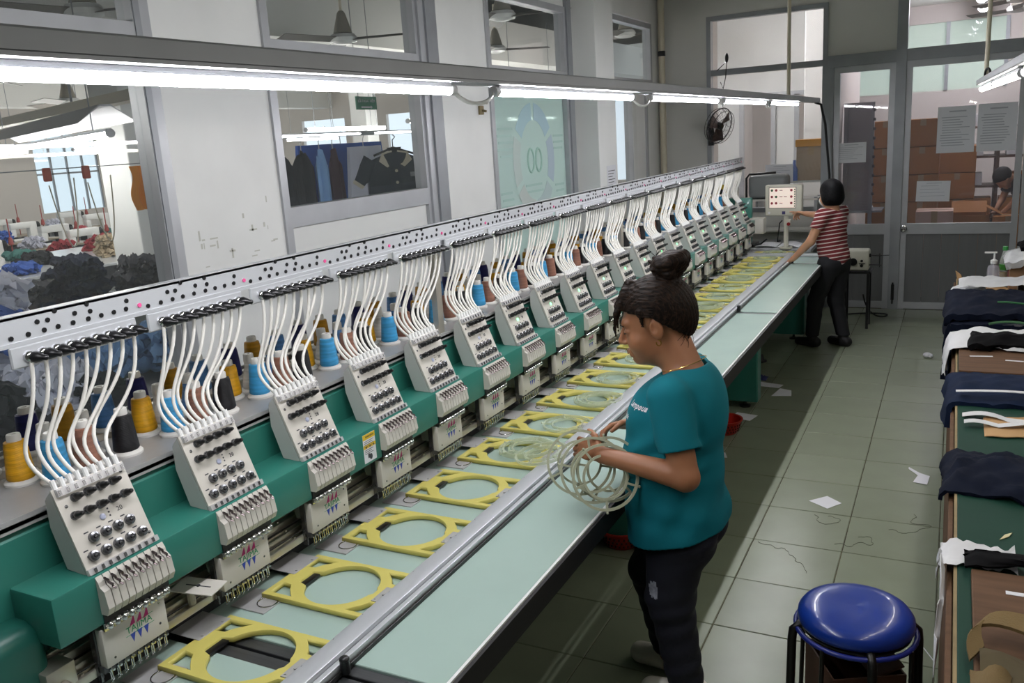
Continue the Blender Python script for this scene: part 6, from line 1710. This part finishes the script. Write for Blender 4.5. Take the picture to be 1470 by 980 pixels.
struct(MB().bb(-2.95, -1.17, 12.2, 12.25, 2.3, ZC).bb(-2.95, -2.62, 12.2, 12.25, 0, 2.3).bb(-2.2, -1.9, 12.2, 12.25, 0, 2.3).bb(-1.5, -1.17, 12.2, 12.25, 0, 2.3).build('wall_corridor', M['wall']))
mb = MB()
for x in (-2.62, -2.2, -1.9, -1.5): mb.bb(x - .03, x + .03, 12.16, 12.2, 0, 2.3)
mb.bb(-2.62, -1.5, 12.16, 12.2, 2.28, 2.34)
struct(mb.build('trim_4', M['alu']))
struct(MB().bev(-1.62, -1.36, 10.9, 11.2, 0, ZC, .01).build('trim_5', M['wall']), 'white corridor column behind the back window')
M['storetube'] = emis('lit_store_tube', 'fffaff', STORE_L)
for i, (x, y, z) in enumerate(((.16, 11.2, 3.28), (.2, 12.4, 3.28), (.24, 13.6, 3.28))):
    t = tube_lamp('tube_lamp', '%s bright ceiling lamp of the store room above the doors' % ORD[i], (x, y, z), .5, .06, M['storetube'], group='store room lamps')
    MB().cyl((0, 0, .07), (0, 0, ZC - z), .01).build('suspension', M['aludark'], t)
t = tube_lamp('tube_lamp', 'added unseen tube lamp brightening the corridor behind the back window', (-2.72, 10.35, 3.0), 1.0, .03, M['storetube'], group='store room lamps', bare=True); MB().cyl((0, 0, .03), (0, 0, .35), .01).build('suspension', M['aludark'], t)  # added lamp hidden behind the wall piece to brighten the corridor
fan(.55, 11.8, 3.12, .2, 'ceiling fan nearest behind the door transom'); fan(.6, 13.0, 3.12, .5, 'ceiling fan farther back behind the door transom')
M['carton'] = mat('brown_carton', 'a9713d', .75, var=.06, scale=3, rand=.08); M['tape'] = mat('parcel_tape', 'a58a68', .3)
def carton(x, y, z, w, d, h, label, group=None, rz=0.0, m=None, open_=False):
    c = thing('carton', label, 'box', (x, y, z), rz, group); m = m or M['carton']
    if not open_:
        MB().bev(-w / 2, w / 2, -d / 2, d / 2, 0, h - .004, .004, 1).build('box_body', m, c)
        MB().bb(-w / 2 - .001, w / 2 + .001, -.03, .03, h - .004, h - .002).bb(-.03, .03, -d / 2 - .001, -d / 2, h * .75, h - .004).build('tape_strip', M['tape'], c)
    else:
        MB().bb(-w / 2, w / 2, -d / 2, -d / 2 + .008, 0, h).bb(-w / 2, w / 2, d / 2 - .008, d / 2, 0, h).bb(-w / 2, -w / 2 + .008, -d / 2, d / 2, 0, h).bb(w / 2 - .008, w / 2, -d / 2, d / 2, 0, h).bb(-w / 2, w / 2, -d / 2, d / 2, 0, .01).build('box_body', m, c)
        MB().box((0, d / 2 + .06, h + .06), (w, .006, .17), (-.8, 0, 0)).box((w / 2 + .06, 0, h + .05), (.17, d, .006), (0, .5, 0)).build('flaps', m, c)
    return c
for i in range(6):
    for j, (x, w) in enumerate(((-.73, .38), (-.34, .36))):
        carton(x, 11.25, .31 * i + .03, w, .5, .305, 'brown carton, %s from the floor in the %s tall stack behind the doors' % (ORD[i], 'left' if j == 0 else 'right'), 'cartons stacked behind the doors')
pl_ = MB().bb(-.95, -.1, 10.98, 11.52, 0, .028).build('pallet_board', M['brown']); tag(pl_, 'low board under the two tall carton stacks', 'pallet')
for i in range(5): carton(.03, 11.75, .31 * i, .38, .45, .305, 'brown carton, %s from the floor in the lower third stack' % ORD[i], 'cartons stacked behind the doors')
carton(-.17, 10.35, .0, .36, .36, .93, 'pinkish white tall carton with red marks behind the door notice', m=mat('pink_white_carton', 'c9a89a', .7))
carton(.17, 11.05, .0, .36, .36, .80, 'open brown carton in front of the stooping packer', open_=True); carton(.55, 10.95, .0, .30, .3, .80, 'closed brown carton under the hands of the stooping packer')
carton(.20, 12.1, .602, .42, .35, .30, 'wide brown carton on the packing shelf, left'); carton(.68, 12.1, .602, .38, .35, .30, 'wide brown carton on the packing shelf, right')
ps = thing('packing_shelf', 'dark brown packing shelf at the back of the store room', 'shelf', (.6, 12.15, 0))
for z in (.6, 1.05, 1.4, 1.75): MB().bb(-.65, .75, -.25, .25, z - .025, z).build('shelf_board', mat('dark_wood', '4a3024', .6), ps)
for x in (-.64, -.15, .3, .74): MB().bb(x - .02, x + .02, -.25, .25, 0, 1.78).build('upright', mat('dark_wood_upright', '40291f', .6), ps)
for i, (x, z) in enumerate(((.18, 1.052), (.62, 1.052), (.18, 1.402), (.66, 1.402), (1.08, 1.402), (.22, 1.752), (.70, 1.752))):
    o = MB().bev(x - .12, x + .12, 11.98, 12.3, z, z + .14, .004).build('shelf_parcel', [M['paper'], M['carton'], M['inter']][i % 3]); tag(o, '%s parcel, %s on the dark packing shelf' % (['white', 'brown', 'pale'][i % 3], ORD[i]), 'parcel', 'parcels on the packing shelf')
rk = thing('metal_rack', 'slotted steel rack with a paper tray behind the narrow door', 'rack', (-1.0, 10.35, 0))
for x in (-.09, .18): MB().bb(x - .02, x + .02, -.02, .02, 0, 2.1).build('slotted_post', mat('slotted_steel_%d' % (x > 0), '8f8d92', .5, .4), rk)
for z in (.55, .93): MB().bb(-.1, .3, -.02, .4, z - .02, z).build('rack_shelf', M['aludark'], rk)
MB().bb(-.09, .18, .03, .04, .9, 2.1).build('mesh_back', mat('lilac_grey_board', '8f888c', .7), rk)
for i in range(10):
    MB().bb(.19, .215, -.025, -.02, 1.1 + .1 * i, 1.13 + .1 * i).build('slot', M['ink'], rk)
o = MB().box((-.93, 10.5, .945), (.26, .2, .03), (0, 0, .1)).build('paper_stack', M['paper']); tag(o, 'white paper stack on the steel rack', 'paper')
# corridor shelf items seen above the control panel
cs = thing('corridor_shelf', 'shelf with packed goods behind the back window', 'shelf', (-1.5, 9.95, 0))
for z in (.9, 1.32): MB().bb(-.45, .30, -.18, .18, z - .02, z).build('shelf_board', M['backwall'], cs)
for x in (-.44, .29): MB().bb(x - .012, x + .012, -.18, .18, 0, 1.34).build('upright', M['aludark'], cs)
oc2 = carton(-1.38, 9.95, 1.32, .30, .26, .36, 'carton with an orange yellow lid band behind the back window', m=mat('beige_carton', 'a58e78', .7)); 
MB().bb(-.16, .16, -.145, .145, .357, .43).build('lid', mat('orange_yellow_card', 'c98a1f', .6), oc2)
o = MB().lathe([(0, 0), (.035, 0), (.036, .12), (.015, .17), (.014, .22), (0, .22)], (-1.55, 9.82, 1.32)).build('spray_bottle', mat('blue_spray_bottle', '3f62b0', .4), smooth=40); tag(o, 'blue spray bottle before the corridor carton', 'bottle')
# packers in the store room
Pk = dict(head=(.38, 0, 1.18), pitch=1.0, chest=(.20, 0, 1.08), belly=(.06, 0, .97), pelvis=(-.06, 0, .86),
          sh={1: (.26, .16, 1.14), -1: (.26, -.16, 1.14)}, el={1: (.30, .18, .93), -1: (.32, -.18, .93)}, wr={1: (.40, .10, .80), -1: (.42, -.08, .80)},
          hip={1: (-.06, .08, .80), -1: (-.06, -.08, .80)}, kn={1: (.0, .09, .45), -1: (-.02, -.09, .45)}, an={1: (-.06, .09, .09), -1: (-.08, -.1, .09)})
person_std('person', 'person in dark clothes stooping over a carton behind the wide door', (.86, 11.3, 0), math.radians(195), Pk, M['skin2'], M['hblack'], M['hblack'], M['shoeb'], M['hairblk'], .011)
Ps = dict(head=(.05, 0, 1.45), pitch=.4, chest=(.03, 0, 1.2), belly=(.02, 0, 1.02), pelvis=(-.01, 0, .86),
          sh={1: (.02, .16, 1.28), -1: (.02, -.16, 1.28)}, el={1: (.08, .20, 1.05), -1: (.10, -.20, 1.05)}, wr={1: (.25, .14, .96), -1: (.27, -.12, .96)},
          hip={1: (0, .08, .80), -1: (0, -.08, .80)}, kn={1: (.02, .09, .45), -1: (.02, -.09, .45)}, an={1: (0, .09, .09), -1: (0, -.1, .09)})
person_std('person', 'person in a pink top mostly hidden behind the sheets on the door', (-.02, 12.95, 0), math.radians(-60), Ps, M['skin2'], mat('pink_top', '9c2f5a', .8), M['hblack'], M['shoeb'], M['hairblk'], .012)
Pt = {**Pk}
person_std('person', 'person in a beige shirt bending down behind the stooping packer', (.62, 12.55 - .85, 0), math.radians(150), {**Pk, 'head': (.40, 0, 1.10)}, M['skin2'], mat('beige_shirt', 'b59f80', .8), M['slacks'], M['shoeb'], M['hairblk'], .012) if False else None

# ================================================================ joined small pieces are stuff
for o in bpy.data.objects:
    if o.name.split('.')[0] in ('rail_plugs', 'guide_clips', 'tube_sockets', 'panel_marks', 'panel_screws', 'lower_clips', 'case_screws', 'rail_screws', 'scuff_marks', 'print', 'poster_lines', 'screen_keys', 'label_print', 'lamp_cable', 'tray_rail_screws'):
        if o.parent is not None: o['kind'] = 'stuff'
